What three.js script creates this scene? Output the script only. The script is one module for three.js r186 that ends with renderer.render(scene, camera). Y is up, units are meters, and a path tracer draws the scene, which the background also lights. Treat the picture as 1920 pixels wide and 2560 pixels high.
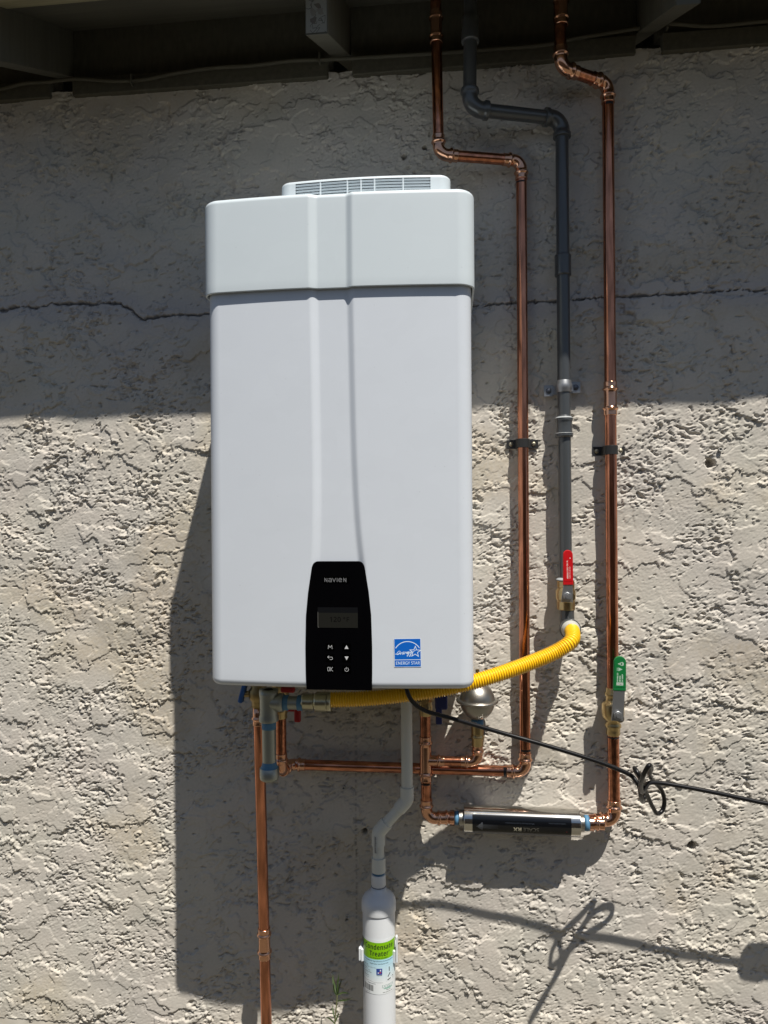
import * as THREE from 'three';
import { mergeGeometries, mergeVertices } from 'three/addons/utils/BufferGeometryUtils.js';
import { RoundedBoxGeometry } from 'three/addons/geometries/RoundedBoxGeometry.js';

// ---------------------------------------------------------------- camera, sky, sun, exposure
const CAM_Z = 1.55, EYE = 1.55, FOCAL = 1775;            // metres; focal length in pixels of a 1920 x 2560 frame
const scene = new THREE.Scene();
const camera = new THREE.PerspectiveCamera(2 * Math.atan(1280 / FOCAL) * 180 / Math.PI, 0.75, 0.05, 120);
camera.position.set(0, EYE, CAM_Z);
camera.rotation.set(0, 0.108, -0.0075, 'YXZ');
camera.updateMatrixWorld();
const SUN_TO = new THREE.Vector3(0.645, 2.35, 1).normalize();

function makeSky() {                                        // clear blue sky, paler to the horizon, brighter round the sun
  const w = 256, h = 128, d = new Float32Array(w * h * 4);
  for (let j = 0; j < h; j++) for (let i = 0; i < w; i++) {
    const el = ((j + 0.5) / h - 0.5) * Math.PI, az = ((i + 0.5) / w - 0.5) * 2 * Math.PI;
    const v = new THREE.Vector3(Math.cos(el) * Math.cos(az), Math.sin(el), Math.cos(el) * Math.sin(az));
    const t = Math.pow(1 - Math.max(0, Math.sin(el)), 3.2);
    const g = Math.pow(Math.max(0, v.dot(SUN_TO)), 10) * 0.9;
    const k = (j * w + i) * 4;
    d[k] = 0.185 + 0.27 * t + g * 0.85; d[k + 1] = 0.285 + 0.28 * t + g * 0.9; d[k + 2] = 0.48 + 0.25 * t + g; d[k + 3] = 1;
  }
  const tx = new THREE.DataTexture(d, w, h, THREE.RGBAFormat, THREE.FloatType);
  tx.mapping = THREE.EquirectangularReflectionMapping; tx.magFilter = THREE.LinearFilter; tx.needsUpdate = true;
  return tx;
}
const sky = makeSky();
scene.background = sky; scene.environment = sky;
scene.backgroundIntensity = 0.41; scene.environmentIntensity = 0.41;
const sun = new THREE.DirectionalLight(new THREE.Color().setRGB(1, 0.945, 0.86), 5);
sun.target.position.set(-0.2, 1.4, 0); sun.position.copy(sun.target.position).addScaledVector(SUN_TO, 6);
sun.castShadow = true; sun.shadow.mapSize.set(4096, 4096);
Object.assign(sun.shadow.camera, { left: -2.5, right: 2.5, top: 2.5, bottom: -2.5, near: 0.5, far: 14 });
scene.add(sun, sun.target);
const renderer = new THREE.WebGLRenderer({ antialias: true });
renderer.toneMapping = THREE.LinearToneMapping; renderer.toneMappingExposure = 1.22;
renderer.shadowMap.enabled = true;

// ---------------------------------------------------------------- helpers
const V = (x, y, z) => new THREE.Vector3(x, y, z);
// a photo pixel (1920 x 2560) seen at depth z from the wall plane gives a point in the place
function P(px, py, z) {
  const d = V((px - 960) / FOCAL, -(py - 1280) / FOCAL, -1).applyQuaternion(camera.quaternion);
  return camera.position.clone().addScaledVector(d, (z - CAM_Z) / d.z);
}
let seed = 7;
function rnd() { seed = (seed * 1664525 + 1013904223) >>> 0; return seed / 4294967296; }
const taken = {};
function numbered(n) { const k = taken[n] = (taken[n] ?? -1) + 1; return k ? n + '_' + String(k).padStart(3, '0') : n; }
function shadows(o) { o.traverse(c => { if (c.isMesh) { c.castShadow = true; c.receiveShadow = true; } }); return o; }
function thing(name, label, category, group) {
  const o = new THREE.Group(); o.name = numbered(name); o.userData = { label, category };
  if (group) o.userData.group = group;
  scene.add(o); return o;
}
function clean(g) {                                          // same attributes everywhere so that pieces can be joined
  for (const k of Object.keys(g.attributes)) if (!['position', 'normal', 'uv'].includes(k)) g.deleteAttribute(k);
  return g.index ? g.toNonIndexed() : g;
}
function part(parent, name, geos, mat) {
  const list = (Array.isArray(geos) ? geos : [geos]).map(clean);
  const m = new THREE.Mesh(list.length > 1 ? mergeGeometries(list) : list[0], mat);
  m.name = name; m.castShadow = m.receiveShadow = true; parent.add(m); return m;
}
// solid of revolution from A along dir; profile = [[distance, radius], ...]
function turned(A, dir, profile, seg = 28) {
  const g = new THREE.LatheGeometry(profile.map(([t, r]) => new THREE.Vector2(Math.max(r, 1e-5), t)), seg);
  const q = new THREE.Quaternion().setFromUnitVectors(V(0, 1, 0), dir.clone().normalize());
  return g.applyQuaternion(q).translate(A.x, A.y, A.z);
}
// like turned() but with hard edges: every segment has its own normals
function turnedHard(A, dir, profile, seg = 28) {
  const gs = [];
  for (let i = 0; i + 1 < profile.length; i++) gs.push(clean(turned(A, dir, [profile[i], profile[i + 1]], seg)));
  return mergeGeometries(gs);
}
function rod(A, B, r, seg = 28) { const d = B.clone().sub(A), L = d.length(); return turnedHard(A, d, [[0, 0], [0, r], [L, r], [L, 0]], seg); }
function hexNut(A, dir, L, r) { return turnedHard(A, dir, [[0, 0], [0, r * 0.93], [L * 0.1, r], [L * 0.9, r], [L, r * 0.93], [L, 0]], 6); }
function box(w, h, d, x, y, z, bev = 0.002) { return new RoundedBoxGeometry(w, h, d, 2, Math.min(bev, w / 2.1, h / 2.1, d / 2.1)).translate(x, y, z); }
class Arc extends THREE.Curve {
  constructor(C, a, b, R) {                                  // from C - a*L to C + b*L, round bend of radius R
    super(); const ang = Math.acos(THREE.MathUtils.clamp(a.dot(b), -1, 1)); this.ang = ang; this.R = R; this.L = R * Math.tan(ang / 2);
    this.a = a.clone(); this.n = b.clone().addScaledVector(a, -a.dot(b)).normalize();
    this.o = C.clone().addScaledVector(a, -this.L).addScaledVector(this.n, R);
  }
  getPoint(t, v = new THREE.Vector3()) { const s = t * this.ang; return v.copy(this.o).addScaledVector(this.n, -this.R * Math.cos(s)).addScaledVector(this.a, this.R * Math.sin(s)); }
}
const tube = (curve, n, r, seg = 24) => new THREE.TubeGeometry(curve, n, r, seg, false);
// pressed copper socket with its sealing bead, leaving the fitting at A along dir over pipe radius r
function pressEnd(A, dir, r) {
  const s = r / 0.0111, p = [[0, 1.10], [0.0035, 1.12], [0.005, 1.30], [0.0068, 1.36], [0.0086, 1.30], [0.0100, 1.15], [0.0115, 1.12], [0.0185, 1.13], [0.0190, 1.16], [0.0203, 1.15], [0.0206, 1.0]];
  return turned(A, dir, p.map(([t, k]) => [t * s, k * r]), 30);
}
function pressElbow(C, a, b, r, R = 0.019) {
  const arc = new Arc(C, a, b, R);
  return [tube(arc, 14, r * 1.1), pressEnd(C.clone().addScaledVector(a, -arc.L), a.clone().negate(), r), pressEnd(C.clone().addScaledVector(b, arc.L), b, r)];
}
function pressCoupling(C, dir, r, half) {
  const d = dir.clone().normalize(), A = C.clone().addScaledVector(d, -half), B = C.clone().addScaledVector(d, half);
  return [turned(A, d, [[0, r * 1.1], [half, r * 1.06], [2 * half, r * 1.1]]), pressEnd(A, d.clone().negate(), r), pressEnd(B, d, r)];
}
// a run of straight pipes and elbows through corner points
function pipeRun(parent, pts, r, pipeMat, elbowMat, elbow, startGap = 0, endGap = 0) {
  const dirs = []; for (let i = 0; i + 1 < pts.length; i++) dirs.push(pts[i + 1].clone().sub(pts[i]).normalize());
  for (let i = 0; i + 1 < pts.length; i++) {
    const A = pts[i].clone(), B = pts[i + 1].clone();
    A.addScaledVector(dirs[i], i ? 0.016 : startGap); B.addScaledVector(dirs[i], i + 2 < pts.length ? -0.016 : -endGap);
    if (A.distanceTo(B) > 0.004 && B.clone().sub(A).dot(dirs[i]) > 0) part(parent, 'pipe', rod(A, B, r), pipeMat);
  }
  for (let i = 1; i + 1 < pts.length; i++) part(parent, 'elbow', elbow(pts[i], dirs[i - 1], dirs[i], r), elbowMat);
}

// ---------------------------------------------------------------- noise
const perm = new Uint16Array(4096), gx = new Float32Array(4096), gy = new Float32Array(4096);
for (let i = 0; i < 4096; i++) { perm[i] = Math.floor(rnd() * 4096); const a = rnd() * Math.PI * 2; gx[i] = Math.cos(a); gy[i] = Math.sin(a); }
function n2(x, y) {                                           // gradient noise, about -1 .. 1
  const xi = Math.floor(x), yi = Math.floor(y), fx = x - xi, fy = y - yi;
  const u = fx * fx * fx * (fx * (fx * 6 - 15) + 10), v = fy * fy * fy * (fy * (fy * 6 - 15) + 10);
  const r0 = perm[yi & 4095], r1 = perm[(yi + 1) & 4095];
  const a = perm[(xi + r0) & 4095], b = perm[(xi + 1 + r0) & 4095], c = perm[(xi + r1) & 4095], d = perm[(xi + 1 + r1) & 4095];
  const A = gx[a] * fx + gy[a] * fy, B = gx[b] * (fx - 1) + gy[b] * fy, C = gx[c] * fx + gy[c] * (fy - 1), D = gx[d] * (fx - 1) + gy[d] * (fy - 1);
  return 1.5 * (A + u * (B - A) + v * (C - A + u * (A - B - C + D)));
}
const fbm = (x, y, o) => { let s = 0, a = 0.5; for (let i = 0; i < o; i++) { s += a * n2(x + i * 17.3, y - i * 9.1); x *= 2.03; y *= 2.03; a *= 0.5; } return s; };
const sstep = (a, b, x) => { const t = Math.min(1, Math.max(0, (x - a) / (b - a))); return t * t * (3 - 2 * t); };

// ---------------------------------------------------------------- materials
const C = (r, g, b) => new THREE.Color().setRGB(r, g, b);
const std = (c, rough, metal = 0, extra = {}) => new THREE.MeshStandardMaterial({ color: c, roughness: rough, metalness: metal, ...extra });
const phys = (c, rough, extra = {}) => new THREE.MeshPhysicalMaterial({ color: c, roughness: rough, ...extra });
function dataTex(n, fn, srgb, rep) {
  const d = new Uint8Array(n * n * 4);
  for (let j = 0; j < n; j++) for (let i = 0; i < n; i++) { const c = fn(i / n, j / n), k = (j * n + i) * 4; d[k] = c[0]; d[k + 1] = c[1]; d[k + 2] = c[2]; d[k + 3] = 255; }
  const t = new THREE.DataTexture(d, n, n); t.wrapS = t.wrapT = THREE.RepeatWrapping; t.magFilter = THREE.LinearFilter; t.minFilter = THREE.LinearFilter;
  if (srgb) t.colorSpace = THREE.SRGBColorSpace; if (rep) t.repeat.set(rep[0], rep[1]); t.needsUpdate = true; return t;
}
const clamp255 = x => Math.max(0, Math.min(255, Math.round(x)));
// drawn copper tube: brown tarnish in long streaks and blotches, handled finish
const copperColor = dataTex(256, (u, v) => {
  const st = n2(u * 26, v * 5) * 0.55 + n2(u * 60, v * 11) * 0.3, bl = fbm(u * 7 + 3, v * 16, 3), sp = Math.max(0, n2(u * 50, v * 80) - 0.62) * 1.6;
  const k = 0.96 + 0.09 * st + 0.34 * bl - 0.5 * sp;
  return [clamp255(208 * k), clamp255(143 * (k - 0.02)), clamp255(114 * (k - 0.04))];
}, true);
const copperRough = dataTex(256, (u, v) => { const k = 0.36 + 0.14 * fbm(u * 8 + 9, v * 18, 3) + 0.08 * n2(u * 40, v * 8); return [0, clamp255(255 * k), 0]; }, false);
// white enamel with the odd speck of dirt and a little rain film
const enamel = dataTex(1024, (u, v) => { const k = 1 + 0.010 * fbm(u * 7, v * 9, 3) - 0.30 * Math.max(0, n2(u * 110, v * 110) - 0.80) - 0.22 * Math.max(0, n2(u * 260 + 9, v * 260) - 0.78); return [clamp255(247 * k), clamp255(247 * k), clamp255(246 * k)]; }, true, [1.7, 1.7]);
const M = {
  copper: new THREE.MeshStandardMaterial({ map: copperColor, roughnessMap: copperRough, roughness: 0.52, metalness: 1 }),
  copperBright: std(C(0.74, 0.41, 0.27), 0.18, 1),
  white: phys(C(0.675, 0.722, 0.79), 0.42, { map: enamel, clearcoat: 0.25, clearcoatRoughness: 0.3 }),
  hood: phys(C(0.655, 0.728, 0.775), 0.42, { map: enamel, clearcoat: 0.25, clearcoatRoughness: 0.3 }),
  panel: phys(C(0.0015, 0.0015, 0.002), 0.06, { specularIntensity: 0.12 }),
  brass: std(C(0.56, 0.43, 0.22), 0.3, 1),
  brassDull: std(C(0.36, 0.27, 0.13), 0.42, 1),
  galv: std(C(0.38, 0.40, 0.36), 0.42, 0.8),
  steel: std(C(0.38, 0.37, 0.34), 0.38, 1),
  chrome: std(C(0.66, 0.65, 0.62), 0.13, 1),
  greyPipe: phys(C(0.056, 0.061, 0.064), 0.3, { clearcoat: 0.6, clearcoatRoughness: 0.12 }),
  sealant: std(C(0.34, 0.36, 0.37), 0.5),
  pvc: std(C(0.66, 0.67, 0.61), 0.4),
  pvcWhite: std(C(0.70, 0.73, 0.76), 0.36),
  tape: std(C(0.08, 0.21, 0.35), 0.6),
  yellow: phys(C(0.86, 0.52, 0.008), 0.38, { clearcoat: 0.3, clearcoatRoughness: 0.3 }),
  red: phys(C(0.55, 0.008, 0.012), 0.38),
  darkRed: phys(C(0.35, 0.008, 0.012), 0.4),
  green: phys(C(0.008, 0.17, 0.045), 0.4),
  blue: phys(C(0.02, 0.10, 0.32), 0.4),
  navy: phys(C(0.012, 0.02, 0.11), 0.4),
  cable: phys(C(0.006, 0.006, 0.007), 0.34, { specularIntensity: 0.7 }),
  strap: std(C(0.018, 0.018, 0.018), 0.5),
  zinc: std(C(0.36, 0.37, 0.38), 0.42, 0.85),
  screw: std(C(0.42, 0.38, 0.28), 0.4, 0.9),
  leaf: phys(C(0.055, 0.10, 0.02), 0.6, { side: THREE.DoubleSide, transmission: 0.3, thickness: 0 }),
  stalk: std(C(0.16, 0.17, 0.07), 0.7),
  label: null,
};
function canvasTex(w, h, draw) {
  const c = document.createElement('canvas'); c.width = w; c.height = h; const g = c.getContext('2d'); draw(g, w, h);
  const t = new THREE.CanvasTexture(c); t.colorSpace = THREE.SRGBColorSpace; t.anisotropy = 8; return t;
}

// ---------------------------------------------------------------- ground
{
  const soil = dataTex(512, (u, v) => { const k = 1 + 0.25 * fbm(u * 12, v * 12, 4) + 0.15 * n2(u * 120, v * 120); return [clamp255(88 * k), clamp255(84 * k), clamp255(72 * k)]; }, true, [20, 20]);
  const g = new THREE.Mesh(new THREE.PlaneGeometry(60, 60).rotateX(-Math.PI / 2), new THREE.MeshStandardMaterial({ map: soil, roughness: 0.95 }));
  g.name = 'ground'; g.userData = { kind: 'structure', label: 'bare grey brown soil at the foot of the wall', category: 'ground' }; g.receiveShadow = true; scene.add(g);
}

// ---------------------------------------------------------------- board fence across the side yard, behind the viewer; the metal mirrors it
{
  const f = thing('board_fence', 'weathered brown board fence across the yard from the heater', 'fence');
  const grain = [0, 1, 2].map(k => std(C(0.115 + 0.02 * k, 0.085 + 0.016 * k, 0.062 + 0.012 * k), 0.85)), bw = 0.14, z = 3.3, g = new RoundedBoxGeometry(bw - 0.006, 2.05, 0.018, 1, 0.002);
  for (let i = 0; i < 64; i++) { const m = new THREE.Mesh(g, grain[Math.floor(rnd() * 3)]); m.name = 'board'; m.position.set(-4.5 + i * bw, 1.03 + 0.008 * rnd(), z + 0.003 * rnd()); m.rotation.z = (rnd() - 0.5) * 0.008; f.add(m); }
  for (const y of [0.35, 1.75]) part(f, 'rail', box(9, 0.09, 0.04, 0, y, z + 0.034, 0.003), grain[1]);
  for (let k = 0; k < 5; k++) part(f, 'post', box(0.09, 2.0, 0.09, -4.4 + k * 2.2, 1.0, z + 0.1, 0.004), grain[0]);
}

// ---------------------------------------------------------------- stucco wall: trowelled relief as real geometry
const TOP = 2.522;
function polyWorld(list, z = 0) { return list.map(([a, b]) => P(a, b, z)); }
const crackL = polyWorld([[-60, 775], [16, 776], [30, 768], [70, 766], [80, 771], [110, 766], [130, 759], [150, 762], [215, 759], [232, 763], [262, 759], [300, 759], [312, 769], [330, 774], [336, 785], [354, 798], [405, 793], [450, 788], [500, 790], [525, 784], [640, 778]]);
const crackR = polyWorld([[1120, 770], [1190, 766], [1230, 762], [1290, 757], [1330, 755], [1400, 752], [1450, 750], [1500, 744], [1560, 743], [1610, 740], [1690, 735], [1740, 731], [1800, 728], [1850, 724], [1890, 727], [1990, 722]]);
function lineDist(pl, x, y) {
  let best = 1;
  for (let i = 0; i + 1 < pl.length; i++) {
    const a = pl[i], b = pl[i + 1]; if (x < Math.min(a.x, b.x) - 0.03 || x > Math.max(a.x, b.x) + 0.03) continue;
    const dx = b.x - a.x, dy = b.y - a.y, t = Math.min(1, Math.max(0, ((x - a.x) * dx + (y - a.y) * dy) / (dx * dx + dy * dy)));
    best = Math.min(best, Math.hypot(x - a.x - t * dx, y - a.y - t * dy));
  }
  return best;
}
const holes = [[1775, 1158, 0.0095], [1729, 2114, 0.0085], [912, 2077, 0.0055], [1062, 370, 0.0045], [1010, 393, 0.0045], [868, 2296, 0.0025], [1590, 1150, 0.0]].map(([a, b, r]) => ({ p: P(a, b, 0), r }));
const CRACK_Y0 = 1.93, CRACK_Y1 = 2.08;
function stucco(x, y, out, coarse) {
  // hand-shaped plaster: slow swell, trowel passes that end in torn lips, rough dashed patches between smooth ones
  const swell = 0.0030 * n2(x * 2.6 + 5, y * 2.2) + 0.0014 * n2(x * 6.1, y * 6.7 + 3);
  const wx = x + 0.010 * n2(x * 34, y * 34 + 7), wy = y + 0.010 * n2(x * 34 + 11, y * 34);
  const tear = fbm(x * 92, y * 92, 3);
  const m1 = fbm(wx * 7.4 + 2, wy * 9.8, 3) + 0.17 * tear, m2 = fbm(wx * 11.5 + 31, wy * 15 + 8, 3) + 0.17 * tear, m3 = fbm(wx * 15 + 57, wy * 19 + 3, 2) + 0.2 * tear;
  const e1 = m1 - 0.03, e2 = m2 - 0.06, e3 = m3 - 0.1, calm = Math.max(sstep(1.70, 1.92, y + 0.1 * n2(x * 3, 8)), sstep(-0.56, -0.44, x) * (1 - sstep(-0.02, 0.08, x)) * (1 - sstep(1.2, 1.3, y)) * sstep(0.5, 0.62, y)), tall = (0.80 + 0.60 * n2(x * 9 + 60, y * 11)) * (1 + 0.35 * calm);
  const edge = (e, w) => sstep(0, w, e) - 1.05 * Math.exp(-(((e + w * 0.75) / (w * 0.7)) ** 2)) * Math.max(0, 0.26 + 1.8 * tear);   // torn lip: step with a ragged gap at its foot
  const lip = tall * (0.0027 * edge(e1, 0.014) + 0.0017 * edge(e2, 0.018) + 0.0006 * edge(e3, 0.030));
  const smooth = Math.max(sstep(0.12, 0.26, m1), sstep(0.18, 0.32, m2), sstep(0.26, 0.40, m3) * 0.6);
  const rough = sstep(-0.16, 0.22, fbm(x * 6.3 + 71, y * 7.4 + 13, 3)) * (1 - 0.85 * smooth) * (1 - 0.35 * calm);
  const g1 = n2(x * 255, y * 330), g2 = n2(x * 150 + 7, y * 190), g3 = n2(x * 84 + 3, y * 112);
  const grain = (0.00060 * g1 + 0.00036 * g2 + 0.00014 * g3) * (0.75 + 1.15 * rough - 0.35 * smooth);
  const ux = x + 0.005 * n2(x * 55, y * 55 + 2), uy = y + 0.004 * n2(x * 55 + 9, y * 55);
  const p1 = n2(ux * 56 + uy * 18 + 40, uy * 98), p2 = n2(ux * 116 - uy * 36, uy * 190 + 12), T1 = 0.64 - 0.30 * rough, T2 = 0.70 - 0.38 * rough;
  const pit = -0.0048 * sstep(T1, T1 + 0.15, p1) - 0.0032 * sstep(T2, T2 + 0.18, p2);
  const clod = 0.0026 * Math.max(0, n2(x * 66, y * 82 + 20) - 0.14 + 0.3 * g2) * rough;
  let h = swell + lip + (coarse ? 0 : grain) + (pit + clod) * (1 - 0.75 * smooth);
  const worm = g3;
  h -= 0.0045 * sstep(0.74, 0.84, n2(x * 95 + 5, y * 95 + 77)) * smooth;   // stray pinholes in smooth plaster
  out.rough = rough; out.smooth = smooth; out.worm = worm; out.hole = 0;
  if (y > 1.85 && y < 2.15) {
    const d = Math.min(lineDist(crackL, x, y + 0.0055 * tear), lineDist(crackR, x, y + 0.0055 * tear));
    const w = Math.max(0.0004, (x > 0 ? 0.0013 : 0.0020) + 0.0022 * n2(x * 26, 3.3) + 0.0014 * n2(x * 90, 8.3));
    h -= 0.0024 * sstep(0.35, 0.6, n2(x * 60 + 3, y * 60)) * (1 - sstep(0.004, 0.011, d));   // chipped plaster beside the crack
    h -= 0.014 * (1 - sstep(w * 0.55, w * 1.35, d)); out.crack = d;
  } else out.crack = 1;
  for (const q of holes) { if (!q.r) continue; const d = Math.hypot(x - q.p.x, y - q.p.y) * (1 + 0.14 * n2(x * 300, y * 300)); if (d < q.r * 1.3) { h -= 0.028 * (1 - sstep(q.r * 0.82, q.r * 1.12, d)); out.hole = 1; } }
  return h;
}
const spaced = (a, b, step) => { const n = Math.round((b - a) / step); return Array.from({ length: n + 1 }, (_, i) => a + (b - a) * i / n); };
{
  const wall = thing('stucco_wall', 'beige rough trowelled stucco house wall with a long horizontal crack', 'wall');
  const stuccoMat = new THREE.MeshStandardMaterial({ vertexColors: true, roughness: 0.93 });
  function coat(xs, ys, coarse, set) {
    const nx = xs.length, ny = ys.length, pos = new Float32Array(nx * ny * 3), col = new Float32Array(nx * ny * 3), o = {};
    for (let j = 0; j < ny; j++) for (let i = 0; i < nx; i++) {
      const k = (j * nx + i) * 3, x = xs[i], y = ys[j] + (ys[j] > TOP - 1e-6 ? 0.004 * fbm(x * 40, 4, 3) : 0), h = stucco(x, y, o, coarse);
      pos[k] = x; pos[k + 1] = y; pos[k + 2] = h - set;
      // paint: beige, greyer and pinker in cloudy patches, chalky grey fill along the crack
      const t1 = fbm(x * 3.1 + 4, y * 3.4, 3), t2 = fbm(x * 11, y * 12 + 40, 3), sp = coarse ? 0 : n2(x * 210, y * 210);
      const b = 1 + 0.10 * t1 + 0.08 * t2 + 0.05 * sp;
      let r = 0.530 * b * (1 + 0.03 * t2), g = 0.497 * b, bl = 0.440 * b * (1 - 0.06 * t1);
      const ln = Math.abs(x - (-0.2345 + 0.003 * (y - 0.9))); if (ln < 0.0022 && y < 1.10 && y > 0.58 && n2(40, y * 120) > -0.05) { r *= 0.72; g *= 0.72; bl *= 0.72; }   // snapped chalk line
      const stain = sstep(0.08, 0.30, fbm(x * 2.3 + 9, y * 2.7 + 5, 4)) * (0.62 + 0.38 * n2(x * 130, y * 130)); r *= 1 - 0.10 * stain; g *= 1 - 0.15 * stain; bl *= 1 - 0.24 * stain;   // brown water stains
      const fill = (1 - sstep(0.012, 0.055, o.crack + 0.03 * t2)) * 0.75;
      r += (0.44 - r) * fill; g += (0.425 - g) * fill; bl += (0.425 - bl) * fill;
      col[k] = r; col[k + 1] = g; col[k + 2] = bl;
    }
    const idx = new Uint32Array((nx - 1) * (ny - 1) * 6); let q = 0;
    for (let j = 0; j + 1 < ny; j++) for (let i = 0; i + 1 < nx; i++) { const a = j * nx + i; idx[q++] = a; idx[q++] = a + 1; idx[q++] = a + nx + 1; idx[q++] = a; idx[q++] = a + nx + 1; idx[q++] = a + nx; }
    const g = new THREE.BufferGeometry();
    g.setAttribute('position', new THREE.BufferAttribute(pos, 3)); g.setAttribute('color', new THREE.BufferAttribute(col, 3)); g.setIndex(new THREE.BufferAttribute(idx, 1)); g.computeVertexNormals();
    const face = new THREE.Mesh(g, stuccoMat); face.name = 'stucco_coat'; face.castShadow = face.receiveShadow = true; wall.add(face);
  }
  coat(spaced(-1.13, 0.70, 0.0020), spaced(0.38, TOP, 0.00175), false, 0);        // the stretch in view, grain and all
  coat(spaced(-4, -1.127, 0.009), spaced(0.383, TOP, 0.009), true, 0.0012);        // the wall goes on to both sides and down to the ground
  coat(spaced(0.697, 4, 0.009), spaced(0.383, TOP, 0.009), true, 0.0012);
  coat(spaced(-4, 4, 0.009), spaced(-0.05, 0.386, 0.009), true, 0.0016);
  part(wall, 'wall_core', box(8, 2.5, 0.14, 0, 1.23, -0.115, 0.002), std(C(0.30, 0.28, 0.25), 0.95));
}
// ---------------------------------------------------------------- eave: rafters, boards, blocking
const SL = 0.49, soffit = z => 2.665 - SL * z, raftBottom = z => 2.559 - SL * z;
const woodTex = (base, amp) => dataTex(256, (u, v) => { const k = 1 + amp * (0.6 * n2(u * 60, v * 3) + 0.5 * n2(u * 140, v * 7) + 0.5 * fbm(u * 6, v * 6, 3)); return base.map(b => clamp255(b * k)); }, true);
{
  const eave = thing('roof_eave', 'dark painted timber eave overhanging the stucco wall', 'eave');
  const paint = new THREE.MeshStandardMaterial({ map: woodTex([82, 79, 67], 0.12), roughness: 0.8 });
  function slab(z0, z1, y0fn, y1fn, x0, x1) {                   // prism whose top and bottom follow the roof slope
    const s = new THREE.Shape([new THREE.Vector2(z0, y0fn(z0)), new THREE.Vector2(z1, y0fn(z1)), new THREE.Vector2(z1, y1fn(z1)), new THREE.Vector2(z0, y1fn(z0))]);
    const g = new THREE.ExtrudeGeometry(s, { depth: x1 - x0, bevelEnabled: true, bevelSize: 0.0012, bevelThickness: 0.0012, bevelSegments: 1 });
    const m = new THREE.Matrix4().makeBasis(V(0, 0, 1), V(0, 1, 0), V(-1, 0, 0)); g.applyMatrix4(m); g.translate(x1, 0, 0); return g;
  }
  const RX = [-2.20, -1.553, -0.903, -0.2566, 0.3985, 1.05, 1.70];
  for (const x of RX) {
    const r = part(eave, 'rafter', slab(-1.2, 0.268, raftBottom, z => soffit(z) - 0.001, x - 0.0195, x + 0.0195), paint);
    const flakes = canvasTex(128, 256, (g, w, h) => {          // old paint curling off the cut end
      g.fillStyle = '#7d7a6e'; g.fillRect(0, 0, w, h); g.strokeStyle = '#3b3831'; g.lineWidth = 2;
      for (let k = 0; k < 12; k++) { g.beginPath(); let a = rnd() * w, b = rnd() * h; g.moveTo(a, b); for (let i = 0; i < 5; i++) { a += (rnd() - 0.5) * 46; b += (rnd() - 0.4) * 40; g.lineTo(a, b); } g.stroke(); }
      for (let k = 0; k < 4; k++) { g.fillStyle = k % 2 ? '#5b5449' : '#6f695d'; g.beginPath(); const a = w * (0.25 + 0.5 * rnd()), b = h * (0.35 + 0.5 * rnd()); for (let i = 0; i < 9; i++) { const an = i / 9 * 6.28, rr = 9 + rnd() * 15; g.lineTo(a + rr * 1.3 * Math.cos(an), b + rr * Math.sin(an)); } g.fill(); }
    });
    if (Math.abs(x + 0.2566) < 0.01) part(r, 'end_grain', new THREE.PlaneGeometry(0.0385, 0.104).translate(x, (raftBottom(0.268) + soffit(0.268)) / 2, 0.2700), new THREE.MeshStandardMaterial({ map: flakes, roughness: 0.9 }));
  }
  part(eave, 'soffit_board', slab(-1.2, 0.236, soffit, z => soffit(z) + 0.018, -4, 4), paint);
  part(eave, 'starter_board', slab(0.240, 0.3145, soffit, z => soffit(z) + 0.018, -4, 4), new THREE.MeshStandardMaterial({ map: woodTex([150, 142, 112], 0.1), roughness: 0.8 }));
  part(eave, 'roofing', slab(-1.2, 0.312, z => soffit(z) + 0.022, z => soffit(z) + 0.034, -4, 4), std(C(0.06, 0.055, 0.05), 0.95));
  for (let i = 0; i + 1 < RX.length; i++) {
    const x0 = RX[i] + 0.021, x1 = RX[i + 1] - 0.021;
    part(eave, 'blocking_board', box(x1 - x0, 0.118, 0.03, (x0 + x1) / 2, 2.609, -0.019, 0.002), paint);
    part(eave, 'trim_board', box(x1 - x0 - 0.012, 0.040, 0.022, (x0 + x1) / 2, 2.5265, 0.003, 0.003), paint);
  }
  part(eave, 'attic_back_board', box(8, 0.8, 0.02, 0, 2.9, -0.6, 0.002), paint);
  // thin cable stapled along the trim
  const c = thing('soffit_cable', 'thin painted cable stapled along the trim under the eave', 'cable');
  const pts = [[-150, 236], [0, 223], [58, 209], [116, 205], [191, 197], [289, 203], [359, 199], [434, 184], [521, 171], [637, 163], [729, 152], [810, 149], [960, 141], [1076, 134], [1220, 124], [1365, 112], [1435, 97], [1597, 70], [1666, 59], [1770, 65], [1920, 52], [2080, 40]].map(([a, b]) => P(a, b, 0.021));
  part(c, 'sheath', tube(new THREE.CatmullRomCurve3(pts), 240, 0.0042, 10), paint);
  for (const [a, b] of [[799, 146], [1668, 60], [330, 201]]) { const p = P(a, b, 0.02); part(c, 'staple', box(0.0035, 0.024, 0.013, p.x, p.y, 0.021, 0.001), paint); }
}

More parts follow.
